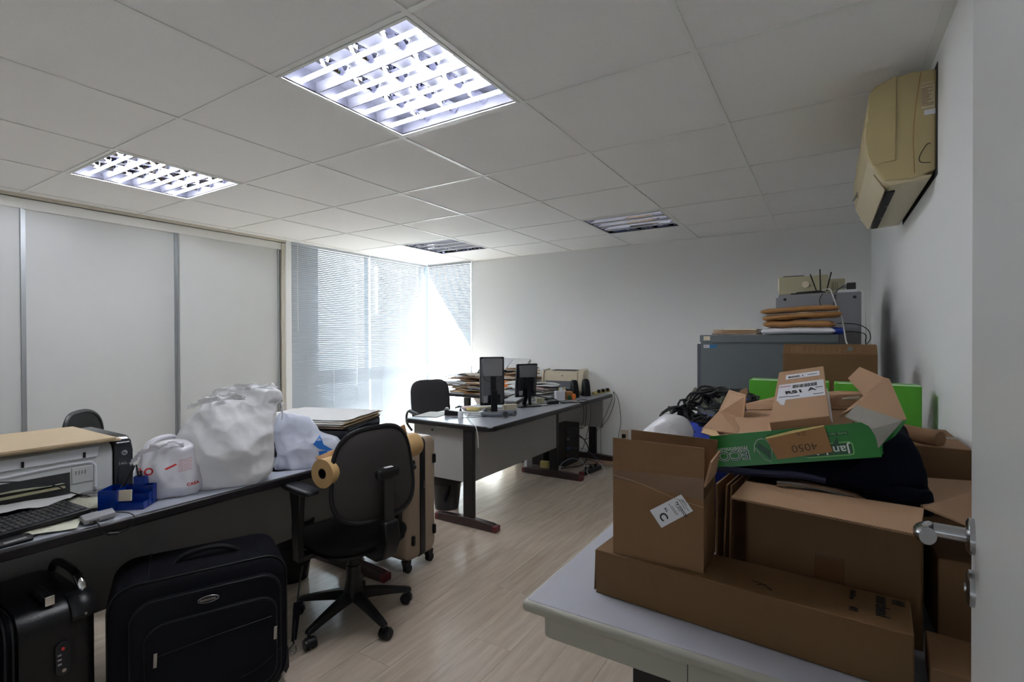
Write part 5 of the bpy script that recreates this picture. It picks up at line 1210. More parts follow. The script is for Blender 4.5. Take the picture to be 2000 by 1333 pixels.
wh = MB(); qq = [(SL-0.11, 0.03), (SL-0.10, 0.07), (SL-0.05, 0.10), (SL+0.006, 0.15), (SL+0.008, 0.07), (SL-0.005, 0.045), (SL-0.02, 0.07), (SL-0.055, 0.082), (SL-0.09, 0.06), (SL-0.095, 0.03)]
n = len(qq); wh.add([SP(a, 0.02, z) for a, z in qq]+[SP(a, 0.10, z) for a, z in qq], [tuple(range(n)), tuple(range(2*n-1, n-1, -1))]+[(i, (i+1) % n, (i+1) % n+n, i+n) for i in range(n)]); wh.make('wheel_guard', M_BLK, sf, bevel=0.004)
for a in (0.05, 0.10): MB().cyl(SP(a, 0.05, 0.0), SP(a, 0.05, 0.04), 0.012, seg=14).make('foot_stud', M_BLK, sf) if a == 0.05 else MB().cyl(SP(0.05, ST-0.05, 0.0), SP(0.05, ST-0.05, 0.04), 0.012, seg=14).make('foot_stud', M_BLK, sf)

hc = root_at('suitcase', 'black hard-shell suitcase at the lower left corner, combination lock on its side', 'suitcase', (-2.36, 0.42, 0))
def HR(y, ins, x0=-2.56, x1=-2.115, z0=0.035, z1=0.565, r=0.07): return [V((x, y, z)) for x, z in rrect(x0+ins, x1-ins, z0+ins, z1-ins, max(0.02, r-ins*0.5), 8)]
shell(hc, 'rear_shell', [HR(0.700, 0.05), HR(0.695, 0.02), HR(0.680, 0.006), HR(0.65, 0), HR(0.50, 0), HR(0.495, 0.006)], M_HARD)
shell(hc, 'front_shell', [HR(0.20, 0.05), HR(0.205, 0.02), HR(0.22, 0.006), HR(0.25, 0), HR(0.405, 0), HR(0.41, 0.006)], M_HARD)
shell(hc, 'gusset', [HR(0.409, 0.010), HR(0.425, 0.004), HR(0.44, 0.014), HR(0.452, 0.014), HR(0.465, 0.004), HR(0.48, 0.014), HR(0.497, 0.008)], M_NYLON)
for yy in (0.415, 0.435, 0.452, 0.470, 0.488):
    q = HR(yy, -0.001); q.append(q[0]); MB().tube(q, 0.0032, 6, cap=False).make('zip_line', M_VINYL, hc, smooth=True)
def cornercap(y0, y1):
    k = MB(); ring_ = [(x, z) for x, z in rrect(-2.56, -2.115, 0.035, 0.565, 0.07, 8)][0:9]
    up_ = [V((x+0.004, y, z+0.004)) for y in (y0, (y0+y1)/2, y1) for x, z in ring_]
    n = 9; k.add(up_, [(j*n+i, j*n+i+1, (j+1)*n+i+1, (j+1)*n+i) for j in range(2) for i in range(n-1)])
    o = k.make('corner_cap', M_BLK, hc, smooth=True); sm = o.modifiers.new('solid', 'SOLIDIFY'); sm.thickness = 0.005; sm.offset = 0
    return o
cornercap(0.63, 0.697)
MB().cyl((-2.128, 0.655, 0.567), (-2.128, 0.655, 0.5705), 0.004, seg=10).make('rivet', M_STEEL, hc); MB().cyl((-2.112, 0.665, 0.51), (-2.1085, 0.665, 0.51), 0.004, seg=10).make('rivet', M_STEEL, hc)
MB().prism(rrect(0.585, 0.625, 0.335, 0.445, 0.019), 'x', -2.118, -2.106).make('combination_lock', M_BLKG, hc, bevel=0.003)
MB().prism(rrect(0.600, 0.608, 0.418, 0.428, 0.003), 'x', -2.1062, -2.1052).make('lock_logo', M_REDINK, hc)
for k in range(3): MB().box(-2.1065, -2.1045, 0.590, 0.600, 0.372+k*0.015, 0.378+k*0.015).make('dial', M_GREYP, hc, bevel=0.001)
MB().cyl((-2.107, 0.606, 0.352), (-2.1045, 0.606, 0.352), 0.006, seg=16).make('keyhole', M_STEEL, hc, smooth=True)
MB().tube([(-2.105, 0.498, 0.325), (-2.098, 0.500, 0.31), (-2.096, 0.49, 0.28), (-2.095, 0.468, 0.245)], [0.006, 0.003], 8, smooth=4).make('zip_pull', M_STEEL, hc, smooth=True)
MB().tube([(-2.105, 0.505, 0.315), (-2.098, 0.512, 0.29), (-2.096, 0.510, 0.25), (-2.096, 0.52, 0.215)], [0.007, 0.004], 8, smooth=4).make('zip_pull', M_STEEL, hc, smooth=True)
MB().box(-2.118, -2.085, 0.587, 0.607, 0.245, 0.275).make('handle_mount', M_CHROME, hc, bevel=0.003)
MB().box(-2.10, -2.085, 0.588, 0.606, 0.10, 0.248).make('side_handle', M_VINYL, hc, bevel=0.004)
# top handles
MB().box(-2.30, -2.16, 0.568, 0.598, 0.566, 0.590).make('top_handle', M_VINYL, hc, bevel=0.008)
MB().box(-2.172, -2.142, 0.570, 0.596, 0.562, 0.594).make('handle_mount', M_CHROME, hc, bevel=0.003)
MB().tube([(-2.20, 0.68, 0.56), (-2.24, 0.68, 0.605), (-2.34, 0.68, 0.612), (-2.44, 0.68, 0.60), (-2.48, 0.68, 0.56)], 0.012, 10, smooth=5).make('trolley_grip', M_VINYL, hc, smooth=True)
MB().tube([(-2.185, 0.68, 0.560), (-2.20, 0.68, 0.585), (-2.225, 0.68, 0.602)], 0.0145, 12, smooth=4).make('grip_sleeve', M_CHROME, hc, smooth=True)
for x_ in (-2.52, -2.17):
    for y_ in (0.26, 0.64): MB().cyl((x_-0.012, y_, 0.022), (x_+0.012, y_, 0.022), 0.021, seg=18).box(x_-0.015, x_+0.015, y_-0.012, y_+0.012, 0.03, 0.05).make('wheel', M_RUBBER, hc, smooth=True)

tc_ = root_at('suitcase', 'tall taupe hard-shell suitcase standing upright behind the swivel chair', 'suitcase', (-2.37, 2.33, 0))
def TR_(x, ins, y0, y1, z0=0.075, z1=0.812): return [V((x, y, z)) for y, z in rrect(y0+ins, y1-ins, z0+ins, z1-ins, 0.045, 8)]
def tshell(name, y0, y1, m, first):
    rg = []
    for x, ins in ((-2.125, 0.035), (-2.130, 0.016), (-2.142, 0.004), (-2.16, 0), (-2.59, 0), (-2.61, 0.01), (-2.62, 0.035)): rg.append([V((x, y, z)) for y, z in rrect(y0+(ins if first else 0), y1-(0 if first else ins), 0.075+ins, 0.812-ins, (0.004, 0.05, 0.05, 0.004) if first else (0.05, 0.004, 0.004, 0.05), 8)])
    return shell(tc_, name, rg, m)
tshell('near_shell', 2.195, 2.325, M_TAN, True); tshell('far_shell', 2.355, 2.475, M_TAN, False)
shell(tc_, 'zip_gusset', [[V((x, y, z)) for y, z in rrect(2.318, 2.362, 0.075+i_, 0.812-i_, 0.004)] for x, i_ in ((-2.118, 0.03), (-2.124, 0.012), (-2.14, 0), (-2.60, 0), (-2.615, 0.02))], M_BLK)
MB().box(-2.120, -2.1155, 2.345, 2.353, 0.50, 0.545).make('zip_pull', M_STEEL, tc_)
for yy, zz in ((2.255, 0.20), (2.445, 0.215), (2.445, 0.665), (2.255, 0.66)): MB().box(-2.13, -2.108, yy-0.012, yy+0.012, zz-0.03, zz+0.03).make('side_stud', M_BLK, tc_, bevel=0.008)
for x_ in (-2.16, -2.575):
    for y_ in (2.235, 2.435):
        k = MB().cyl((x_-0.014, y_+0.01, 0.026), (x_+0.014, y_+0.01, 0.026), 0.026, seg=20); k.prism([(y_-0.025, 0.08), (y_+0.025, 0.08), (y_+0.018, 0.035), (y_-0.01, 0.035)], 'x', x_-0.02, x_+0.02); k.make('caster', M_BLK, tc_, smooth=True)
MB().box(-2.45, -2.30, 2.30, 2.37, 0.813, 0.835).make('top_handle', M_BLK, tc_, bevel=0.008)

# wastebaskets
def bin_(label, c, m=M_BLKG):
    b = root_at('wastebasket', label, 'wastebasket', c); x, y = c[0], c[1]
    MB().lathe([(0.100, 0.0), (0.112, 0.10), (0.128, 0.27), (0.136, 0.345), (0.140, 0.345), (0.140, 0.352), (0.133, 0.352), (0.126, 0.27), (0.108, 0.10), (0.096, 0.008), (0.0, 0.008)], (x, y, 0), 40, closed=False).make('bin', m, b, smooth=True)
    k = MB(); n = 60; vs = []
    for j, (r, z) in enumerate(((0.134, 0.356), (0.142, 0.360), (0.1425, 0.345), (0.141, 0.27), (0.138, 0.22))):
        for i in range(n): a = 2*pi*i/n; rr = r+0.003*noise.noise(V((cos(a)*4, sin(a)*4, j*0.9)))*(j > 1); vs.append((x+rr*cos(a), y+rr*sin(a), z+(0.012*noise.noise(V((cos(a)*5, sin(a)*5, 2)))*(j > 2))))
    k.add(vs, [(j*n+i, j*n+(i+1) % n, (j+1)*n+(i+1) % n, (j+1)*n+i) for j in range(4) for i in range(n)]); k.make('bin_liner', M_VINYL, b, smooth='all')
    return b
bin_('black wastebasket with a bin liner beneath the near end of the monitor desk', (-2.72, 3.30, 0))
bin_('black wastebasket under the long desk, beside the swivel chair', (-2.72, 1.84, 0))

st = root_at('shoulder_strap', 'black strap with a metal clip dangling to the floor beside the swivel chair', 'strap', (-2.04, 1.40, 0))
MB().tube([(-2.09, 1.475, 0.36), (-2.075, 1.45, 0.30), (-2.06, 1.42, 0.18), (-2.05, 1.40, 0.10), (-2.045, 1.395, 0.045)], 0.004, 6, smooth=4).make('cord', M_BLK, st, smooth=True)
MB().slab([(-2.066, 1.41, 0.22), (-2.05, 1.44, 0.22), (-2.045, 1.41, 0.06), (-2.055, 1.39, 0.055)], 0.003).make('web', M_NYLON, st)
MB().tube([(-2.045, 1.395, 0.045), (-2.052, 1.38, 0.028), (-2.045, 1.385, 0.007), (-2.036, 1.40, 0.012), (-2.040, 1.402, 0.035)], 0.003, 8, smooth=4).make('clip', M_STEEL, st, smooth=True)

# ------------------------------------------------------------ monitor desk
def monitor(label, A, B, z0, z1, foot, tilt=0.0, vbase=False, th=0.036, backm=M_MGREY):
    """A,B: plan positions of the lower edge ends; seen from behind"""
    A, B = V((A[0], A[1], 0)), V((B[0], B[1], 0)); e = (B-A).normalized(); n = V((e.y, -e.x, 0)); 
    if n.dot(V((0, 0, 0))-A) < 0: n = -n          # n points to the camera: the back side
    W = (B-A).length; c = (A+B)/2
    r = root_at('computer_monitor', label, 'monitor', (c.x, c.y, D))
    up = (V((0, 0, 1))-n*tilt).normalized(); H = z1-z0
    def Q(a, h, d): return A+V((0, 0, z0))+e*a+up*h+n*d
    def sl(name, pts_, t, m, bev=0.0): return MB().slab([Q(*p) for p in pts_], t).make(name, m, r, bevel=bev)
    k = MB(); rr = rrect(0, W, 0, H, 0.008, 4); q = len(rr)
    k.add([Q(a, h, 0.012) for a, h in rr]+[Q(a, h, -0.012) for a, h in rr], [tuple(range(q)), tuple(range(2*q-1, q-1, -1))]+[(i, (i+1) % q, (i+1) % q+q, i+q) for i in range(q)])
    k.make('bezel', M_BLK, r, bevel=0.003)
    k = MB(); rings_ = []
    for d, ins in ((0.010, 0.008), (th*0.6, 0.016), (th, 0.045)): rings_.append([Q(a, h, d) for a, h in rrect(ins, W-ins, ins, H-ins*0.7, 0.03, 6)])
    shell(r, 'back_cover', rings_, backm)
    MB().slab([Q(0.012, 0.015, -0.0125), Q(W-0.012, 0.015, -0.0125), Q(W-0.012, H-0.012, -0.0125), Q(0.012, H-0.012, -0.0125)], 0.001).make('screen', M_SCREEN, r)
    # scoop for the stand
    k = MB(); q = 20; pts_ = [Q(W*0.5+W*0.40*cos(pi*i/q-pi), H*0.64+H*0.16*sin(pi*i/q-pi), th+0.0015) for i in range(q+1)]; k.tube(pts_, 0.003, 6); k.make('cover_ridge', M_BLKR, r, smooth=True)
    k = MB(); k.slab([Q(W*0.12, H*0.60, th-0.004), Q(W*0.88, H*0.60, th-0.004), Q(W*0.92, H*0.96, th-0.006), Q(W*0.08, H*0.96, th-0.006)], -0.008); k.make('upper_cover', M_MGREY2, r, bevel=0.004)
    sl('stand_mount', [(W*0.40, H*0.25, th+0.014), (W*0.62, H*0.25, th+0.014), (W*0.62, H*0.60, th+0.014), (W*0.40, H*0.60, th+0.014)], 0.02, M_BLK, 0.004)
    sl('connector_plate', [(W*0.30, H*0.05, th+0.004), (W*0.80, H*0.05, th+0.004), (W*0.80, H*0.22, th+0.004), (W*0.30, H*0.22, th+0.004)], 0.012, M_BLKG, 0.002)
    sl('rating_sticker', [(W*0.10, H*0.06, th+0.001), (W*0.27, H*0.06, th+0.001), (W*0.27, H*0.20, th+0.001), (W*0.10, H*0.20, th+0.001)], 0.001, M_GREYP)
    return r, Q, W, H, c, e, n
r, Q, W, H, c, e, n = monitor('large monitor seen from behind, nearest on the monitor desk', (-2.585, 3.60), (-2.435, 3.76), 0.835, 1.262, None, tilt=0.03)
MB().bar(Q(W*0.52, H*0.32, 0.07), V((Q(W*0.52, 0, 0.06).x, Q(W*0.52, 0, 0.06).y, D+0.012)), 0.055, 0.02, up=n).make('stand_neck', M_BLK, r, bevel=0.004)
MB().cyl(V((Q(W*0.5, 0, 0.04).x, Q(W*0.5, 0, 0.04).y, D+0.0005)), V((Q(W*0.5, 0, 0.04).x, Q(W*0.5, 0, 0.04).y, D+0.014)), 0.11, 0.10, 36).make('stand_base', M_BLK, r, smooth=True)
r2, Q, W, H, c, e, n = monitor('smaller glossy monitor on a wedge stand, second on the monitor desk', (-2.50, 4.05), (-2.385, 4.24), 0.865, 1.185, None, tilt=-0.10, backm=M_BLKG)
b0 = V((c.x, c.y, D))
MB().bar(Q(W*0.5, H*0.4, 0.05), b0+n*0.09+V((0, 0, 0.02)), 0.03, 0.012, up=n).make('stand_strut', M_BLK, r2, bevel=0.002)
MB().bar(Q(W*0.5, H*0.15, 0.03), b0-n*0.03+V((0, 0, 0.01)), 0.04, 0.012, up=n).make('stand_strut', M_BLK, r2, bevel=0.002)
MB().slab([b0+e*-0.12+n*0.10+V((0, 0, 0.010)), b0+e*0.12+n*0.10+V((0, 0, 0.010)), b0+e*0.12-n*0.06+V((0, 0, 0.016)), b0+e*-0.12-n*0.06+V((0, 0, 0.016))], 0.009).make('stand_base', M_BLK, r2, bevel=0.002)

# grey plastic pipe with elbow
gp = root_at('plastic_pipe', 'dark grey plastic pipe with an open elbow end, lying before the large monitor', 'pipe', (-2.33, 3.46, D))
MB().tube([(-2.47, 3.50, D+0.024), (-2.44, 3.44, D+0.023), (-2.40, 3.415, D+0.023), (-2.34, 3.42, D+0.023), (-2.28, 3.45, D+0.026), (-2.235, 3.47, D+0.028)], 0.021, 16, smooth=5).make('pipe_run', M_GREYPVC, gp, smooth=True)
MB().tube([(-2.45, 3.48, D+0.03), (-2.47, 3.52, D+0.04)], 0.016, 12).make('stub', M_GREYPVC, gp, smooth=True)
k = MB(); c0_ = V((-2.215, 3.44, D+0.032)); dr_ = V((0.55, -0.83, 0)).normalized()
k.tube([c0_-dr_*0.04, c0_-dr_*0.005], 0.027, 20).tube([c0_-dr_*0.006, c0_+dr_*0.004], [0.031, 0.031], 20); k.make('socket', M_GREYPVC, gp, smooth=True)
MB().tube([c0_+dr_*0.0035, c0_+dr_*0.0048], 0.021, 20).make('bore', M_DARK, gp)
k = MB(); k.tube([(-2.27, 3.50, D+0.026), (-2.215, 3.53, D+0.030), (-2.18, 3.53, D+0.030)], 0.024, 16, smooth=4); k.make('branch', M_GREYPVC, gp, smooth=True)
bt = root_at('bottle', 'small white dropper bottle with a black nozzle on the near desk corner', 'bottle', (-2.53, 3.25, D))
MB().lathe([(0, 0.0005), (0.021, 0.0005), (0.022, 0.004), (0.022, 0.045), (0.018, 0.052), (0.011, 0.055), (0.011, 0.060), (0, 0.060)], (-2.53, 3.25, D), 24, closed=False).make('body', M_PAPER2, bt, smooth=True)
MB().lathe([(0.010, 0.058), (0.0105, 0.070), (0.006, 0.075), (0.003, 0.095), (0, 0.095)], (-2.53, 3.25, D), 20, closed=False).make('nozzle', M_BLK, bt, smooth=True)
MB().lathe([(0.0222, 0.012), (0.0224, 0.036)], (-2.53, 3.25, D), 24, closed=False).make('label', M_LABEL, bt, smooth=True)
td = root_at('tape_dispenser', 'black tape dispenser lying by the white dropper bottle', 'tape dispenser', (-2.66, 3.33, D))
MB().slab([(-2.725, 3.285, D+0.05), (-2.60, 3.355, D+0.03), (-2.625, 3.40, D+0.03), (-2.75, 3.33, D+0.05)], 0.048).make('body', M_BLK, td, bevel=0.006)
MB().cyl((-2.72, 3.30, D+0.045), (-2.745, 3.34, D+0.045), 0.02, seg=18).make('tape_reel', M_GREYP, td, smooth=True)
wb_ = root_at('small_box', 'small white box between the two monitors', 'box', (-2.43, 3.90, D))
MB().slab([(-2.475, 3.82, D+0.045), (-2.405, 3.93, D+0.045), (-2.455, 3.97, D+0.045), (-2.525, 3.86, D+0.045)], 0.0445).make('body', M_CREAM, wb_, bevel=0.003)
for k, (a, m_, l) in enumerate((((-2.92, 3.12), M_PAPER, 'white loose sheet at the far left corner of the monitor desk'), ((-2.70, 3.48), M_PAPER2, 'loose sheet under the large monitor'), ((-2.80, 3.62), M_PAPER, 'sheet with notes left of the large monitor'), ((-2.72, 3.85), M_PAPER2, 'sheet behind the large monitor'))):
    x_, y_ = a; paper('paper_sheet', l, 'paper', [(x_, y_, D+0.003+k*.001), (x_+0.20, y_+0.06, D+0.003+k*.001), (x_+0.14, y_+0.33, D+0.003+k*.001), (x_-0.06, y_+0.27, D+0.003+k*.001)], m_, wav=0.001, seed=k)
for k, (x_, y_, m_, l) in enumerate(((-2.74, 3.63, M_PINK, 'pink sponge-like packet beside the large monitor'), (-2.66, 3.60, M_YEL, 'pale yellow packet beside the large monitor'), (-2.60, 3.70, M_CREAM, 'cream packet against the large monitor'))):
    s = root_at('packet', l, 'packet', (x_, y_, D+0.006)); b = MB(); blob(b, (x_, y_, D+0.024), (0.85, 0.5, 0), (-0.5, 0.85, 0), (0, 0, 1), 0.06, 0.035, 0.016, p=3); b.v = [p+noise.noise_vector(p*40)*0.004 for p in b.v]; b.make('wrap', m_, s, smooth='all')
k2 = root_at('keyboard', 'grey keyboard with pale keys lying before the smaller monitor', 'keyboard', (-2.62, 4.35, D))
Kq = [V((-2.73, 4.17, D+0.028)), V((-2.585, 4.21, D+0.028)), V((-2.70, 4.63, D+0.040)), V((-2.845, 4.59, D+0.040))]
MB().slab([Kq[0], Kq[1], Kq[2], Kq[3]], 0.018).make('case', M_GREYP, k2, bevel=0.003)
keys = MB()
for j in range(13):
    for i in range(5):
        a, b = (i+0.3)/5.6, (j+0.3)/13.6; da, db = 0.75/5.6, 0.75/13.6
        bl_ = lambda x_, y_: (Kq[0].lerp(Kq[1], x_)).lerp(Kq[3].lerp(Kq[2], x_), y_)+V((0, 0, 0.004))
        keys.slab([bl_(a, b), bl_(a+da, b), bl_(a+da, b+db), bl_(a, b+db)], 0.004)
o = keys.make('keys', M_PAPER2, k2); o['kind'] = 'stuff'
pa = root_at('power_adapter', 'black power brick on the desk before the pencil cup', 'adapter', (-2.25, 4.40, D))
MB().slab([(-2.295, 4.34, D+0.032), (-2.235, 4.45, D+0.032), (-2.275, 4.475, D+0.032), (-2.335, 4.365, D+0.032)], 0.0315).make('case', M_BLK, pa, bevel=0.004)
sp_ = root_at('small_box', 'small greenish grey box at the foot of the smaller monitor', 'box', (-2.42, 4.42, D))
MB().slab([(-2.44, 4.36, D+0.05), (-2.38, 4.42, D+0.05), (-2.42, 4.47, D+0.05), (-2.48, 4.41, D+0.05)], 0.0495).make('body', M_CREAM2, sp_, bevel=0.004)
# pencil cup
pc = root_at('pencil_cup', 'white pencil cup with yellow markers at the desk edge', 'cup', (-2.33, 4.70, D))
MB().slab([(-2.365, 4.64, D+0.10), (-2.30, 4.72, D+0.10), (-2.35, 4.77, D+0.10), (-2.415, 4.69, D+0.10)], 0.0995).make('cup', M_PAPER2, pc, bevel=0.004)
for k, (dx, dy, m_) in enumerate(((0.0, 0.0, M_YEL), (0.012, 0.02, M_WHITEINK), (-0.02, 0.01, M_BLK), (0.02, 0.03, M_YEL), (-0.01, 0.035, M_BLUEP))):
    s = root_at('pen', ['yellow marker', 'white pen', 'black pen', 'second yellow marker', 'blue pen'][k]+' sticking out of the white pencil cup', 'pen', (-2.355+dx, 4.69+dy, D+0.1005))
    MB().tube([(-2.355+dx, 4.69+dy, D+0.1005), (-2.35+dx*2, 4.69+dy*1.6, D+0.135)], 0.007, 8).make('barrel', m_, s, smooth=True)
ob = root_at('trinket_box', 'small wooden box with green and orange trinkets beside the pencil cup', 'box', (-2.29, 4.83, D))
MB().slab([(-2.325, 4.79, D+0.085), (-2.275, 4.85, D+0.085), (-2.32, 4.89, D+0.085), (-2.37, 4.83, D+0.085)], 0.0845).make('body', M_ENV, ob, bevel=0.003)
b = MB(); blob(b, (-2.255, 4.835, D+0.032), (1, 0, 0), (0, 1, 0), (0, 0, 1), 0.022, 0.022, 0.032, p=2.2); b.make('orange_figure', M_ORANGE, ob, smooth=True)
b = MB(); blob(b, (-2.285, 4.79, D+0.024), (1, 0, 0), (0, 1, 0), (0, 0, 1), 0.018, 0.016, 0.024, p=2.2); b.make('green_figure', M_DGREEN, ob, smooth=True)
for x_, y_, l in ((-2.345, 5.03, 'black desktop speaker nearer the pencil cup'), (-2.295, 5.23, 'black desktop speaker farther right, by the laser printer')):
    s = root_at('speaker', l, 'speaker', (x_, y_, D)); k = MB(); rg = []
    for z, w_, dd in ((0.001, 0.042, 0.05), (0.02, 0.04, 0.048), (0.13, 0.036, 0.042), (0.17, 0.034, 0.032), (0.19, 0.026, 0.018)):
        rg.append([V((x_, y_, D+z))+V((0.64, 0.77, 0))*a+V((-0.77, 0.64, 0))*(b+ (0.19-z)*-0.06) for a, b in rrect(-w_, w_, -dd, dd, 0.016, 5)])
    shell(s, 'cabinet', rg, M_BLK)
    g_ = MB().tube([V((x_, y_, D+0.09))+V((0.77, -0.64, 0))*0.0, V((x_, y_, D+0.09))+V((0.77, -0.64, 0))*-0.056], 0.026, 20).make('driver', M_BLKG, s, smooth=True)

# laser printer
lp = root_at('printer', 'cream laser printer on the back-wall desk behind the speakers', 'printer', (-2.58, 5.36, D))
ax_ = V((0.98, 0.20, 0)).normalized(); ay_ = V((-0.20, 0.98, 0)).normalized(); L0 = V((-2.79, 5.13, D))
def LQ(a, b, z): return L0+ax_*a+ay_*b+V((0, 0, z))
def lprism(name, prof_, a0, a1, m, bev=0.0):
    n_ = len(prof_); k = MB(); k.add([LQ(a0, b, z) for b, z in prof_]+[LQ(a1, b, z) for b, z in prof_], [tuple(range(n_)), tuple(range(2*n_-1, n_-1, -1))]+[(i, (i+1) % n_, (i+1) % n_+n_, i+n_) for i in range(n_)]); return k.make(name, m, lp, bevel=bev)
lprism('body', [(0.05, 0.001), (0.05, 0.16), (0.06, 0.235), (0.09, 0.265), (0.34, 0.268), (0.36, 0.25), (0.37, 0.001)], 0.0, 0.40, M_CREAM, 0.012)
lprism('side_cover', [(0.045, 0.001), (0.045, 0.18), (0.06, 0.25), (0.10, 0.28), (0.33, 0.285), (0.365, 0.26), (0.375, 0.001)], 0.402, 0.47, M_CREAM, 0.016)
lprism('side_cover', [(0.045, 0.001), (0.045, 0.18), (0.06, 0.25), (0.10, 0.28), (0.33, 0.285), (0.365, 0.26), (0.375, 0.001)], -0.03, -0.002, M_CREAM, 0.01)
lprism('paper_tray', [(-0.06, 0.001), (-0.06, 0.075), (-0.02, 0.10), (0.05, 0.155), (0.06, 0.155), (0.06, 0.001)], 0.02, 0.385, M_GREYPVC, 0.006)
lprism('tray_lip', [(-0.066, 0.06), (-0.066, 0.085), (0.0, 0.10), (0.0, 0.08)], 0.10, 0.30, M_CAB, 0.004)
lprism('output_recess', [(0.14, 0.2685), (0.14, 0.2705), (0.33, 0.2705), (0.33, 0.2685)], 0.07, 0.36, M_DARK)
MB().cyl(LQ(0.22, 0.053, 0.215), LQ(0.22, 0.0485, 0.215), 0.008, seg=16).make('round_emblem', M_CAB, lp)
ys = root_at('power_strip', 'yellowed power strip with black plugs at the end of the back-wall desk', 'power strip', (-2.16, 5.45, D))
MB().slab([(-2.235, 5.33, D+0.032), (-2.10, 5.49, D+0.060), (-2.14, 5.52, D+0.060), (-2.275, 5.36, D+0.032)], 0.03).make('strip', M_YEL, ys, bevel=0.005)
for t in (0.25, 0.5, 0.78): 
    p = V((-2.235, 5.33, D+0.032)).lerp(V((-2.10, 5.49, D+0.060)), t); MB().obox(p+V((0.008, 0.0, 0.004)), (0.03, 0.035, 0.036), (0, -0.1, 0.9)).make('plug', M_BLK, ys, bevel=0.006)
wj = root_at('mug', 'small glass jar with a blue label left of the laser printer', 'jar', (-2.86, 5.32, D+0.16))
MB().lathe([(0, 0.0), (0.035, 0.0), (0.036, 0.09), (0.028, 0.10), (0.030, 0.12), (0, 0.12)], (-2.86, 5.32, D+0.16), 24, closed=False).make('jar', M_BLUEP, wj, smooth=True)
s = root_at('small_box', 'white carton under the glass jar behind the paper heap', 'box', (-2.88, 5.33, D)); MB().box(-2.98, -2.82, 5.26, 5.40, D+0.0005, D+0.159).make('body', M_PAPER2, s, bevel=0.003)

# ------------------------------------------------------------ heaps of folders and papers, every bundle its own
def bundle(name, label, c, yaw, size, t, m, droop, tilt=(0, 0), group=None, seed=0, cat='folder'):
    """one bundle: a curved thick sheet"""
    s = thing(name, label, cat, c, group=group, rotz=0); cw, sw = cos(yaw), sin(yaw); L, Wd = size
    def fn(u, v):
        a, b = (u-0.5)*L, (v-0.5)*Wd; e_ = abs(2*u-1); z = tilt[0]*a+tilt[1]*b-droop*(e_**2.4)+0.006*noise.noise(V((u*2+seed, v*2, seed)))
        return V((c[0]+a*cw-b*sw, c[1]+a*sw+b*cw, c[2]+t+z))
    MB().sheet(fn, 12, 4, t).make('cover', m, s, smooth=True); return s
q = random.Random(21)
def heap(label_fn, group, n, region, mats_, zfun, size=(0.33, 0.24), yaw0=0.0, dy=0.5, tr=(0.006, 0.014), droop=(0.0, 0.03), tiltx=0.05, name='document_folder', cat='folder', base=D, up=None):
    x0, x1, y0, y1 = region; zmap = []
    for k in range(n):
        t = q.uniform(*tr); x_, y_ = q.uniform(x0, x1), q.uniform(y0, y1); z = base+0.001
        for (xx, yy, zt) in zmap:
            if abs(xx-x_) < 0.24 and abs(yy-y_) < 0.2: z = max(z, zt)
        z = min(z, zfun(x_, y_)) if zfun else z
        d_ = q.uniform(*droop); d_ = min(d_, max(0, z-base-0.002))
        m_ = q.choice(mats_); yw = yaw0+q.uniform(-dy, dy)
        tl = (q.uniform(-tiltx, tiltx), q.uniform(-tiltx, tiltx)) if z > base+0.03 else (0, 0)
        bundle(name, label_fn(m_, k, n), (x_, y_, z+0.001), yw, size, t, m_, d_, tl, group, seed=k*1.7, cat=cat)
        zmap.append((x_, y_, z+t*0.9))
def lf(place):
    nm = {'manila_card': 'tan', 'brown_folder': 'dark brown', 'white_paper': 'white', 'grey_white_paper': 'grey-white', 'brown_envelope': 'orange-brown', 'pale_blue_paper': 'pale blue', 'pink_paper': 'pinkish', 'orange_card': 'orange', 'shadow_gap': 'black', 'taupe_paper': 'taupe'}
    return lambda m_, k, n: '%s document bundle in the %s part of %s' % (nm.get(m_.name, 'brown'), ('lower' if k < n/3 else 'middle' if k < 2*n/3 else 'upper'), place)
M_TAUPE = mat('taupe_paper', (0.33, 0.26, 0.20), 0.75, vary=0.1)
heap(lf('the left folder heap'), 'folders heaped at the left end of the back desk', 46, (-3.98, -3.42, 4.86, 5.30), [M_TAUPE, M_BROWNP, M_TAUPE, M_MANILA, M_BROWNP, M_ENV, M_PAPER2, M_TAUPE], lambda x_, y_: D+0.225 if y_ > 4.98 else D+0.10, droop=(0.0, 0.028), tr=(0.009, 0.017))
heap(lf('the front edge heap'), 'folders along the front edge of the back desk', 18, (-3.50, -3.05, 4.80, 4.92), [M_MANILA, M_ENV, M_BLUEP, M_PAPER, M_MANILA, M_TAUPE], lambda x_, y_: D+0.075, droop=(0.0, 0.012), tr=(0.004, 0.008))
heap(lf('the tall middle stack'), 'bundles stacked tall behind the large monitor', 34, (-3.36, -3.06, 5.12, 5.36), [M_PAPER, M_BLUEP, M_TAUPE, M_PAPER2, M_ENV, M_BROWNP, M_PAPER, M_MANILA], lambda x_, y_: D+0.30, droop=(0.0, 0.012), tr=(0.008, 0.013), dy=0.3, tiltx=0.03)
heap(lf('the white paper heap'), 'white papers fanned beside the laser printer', 52, (-2.98, -2.56, 4.66, 5.02), [M_PAPER, M_PAPER2, M_PAPER, M_PAPER2, M_PAPER, M_PINK, M_TAUPE, M_PAPER], lambda x_, y_: D+0.03+0.14*min(1, max(0, (y_-4.62)/0.25)), size=(0.30, 0.21), droop=(0.0, 0.03), tr=(0.003, 0.007), dy=0.7, tiltx=0.09, name='paper_bundle', cat='paper', yaw0=0.5)
s = root_at('box_file', 'white box file tilted on top of the tall middle stack', 'box file', (-3.25, 5.32, D+0.315))
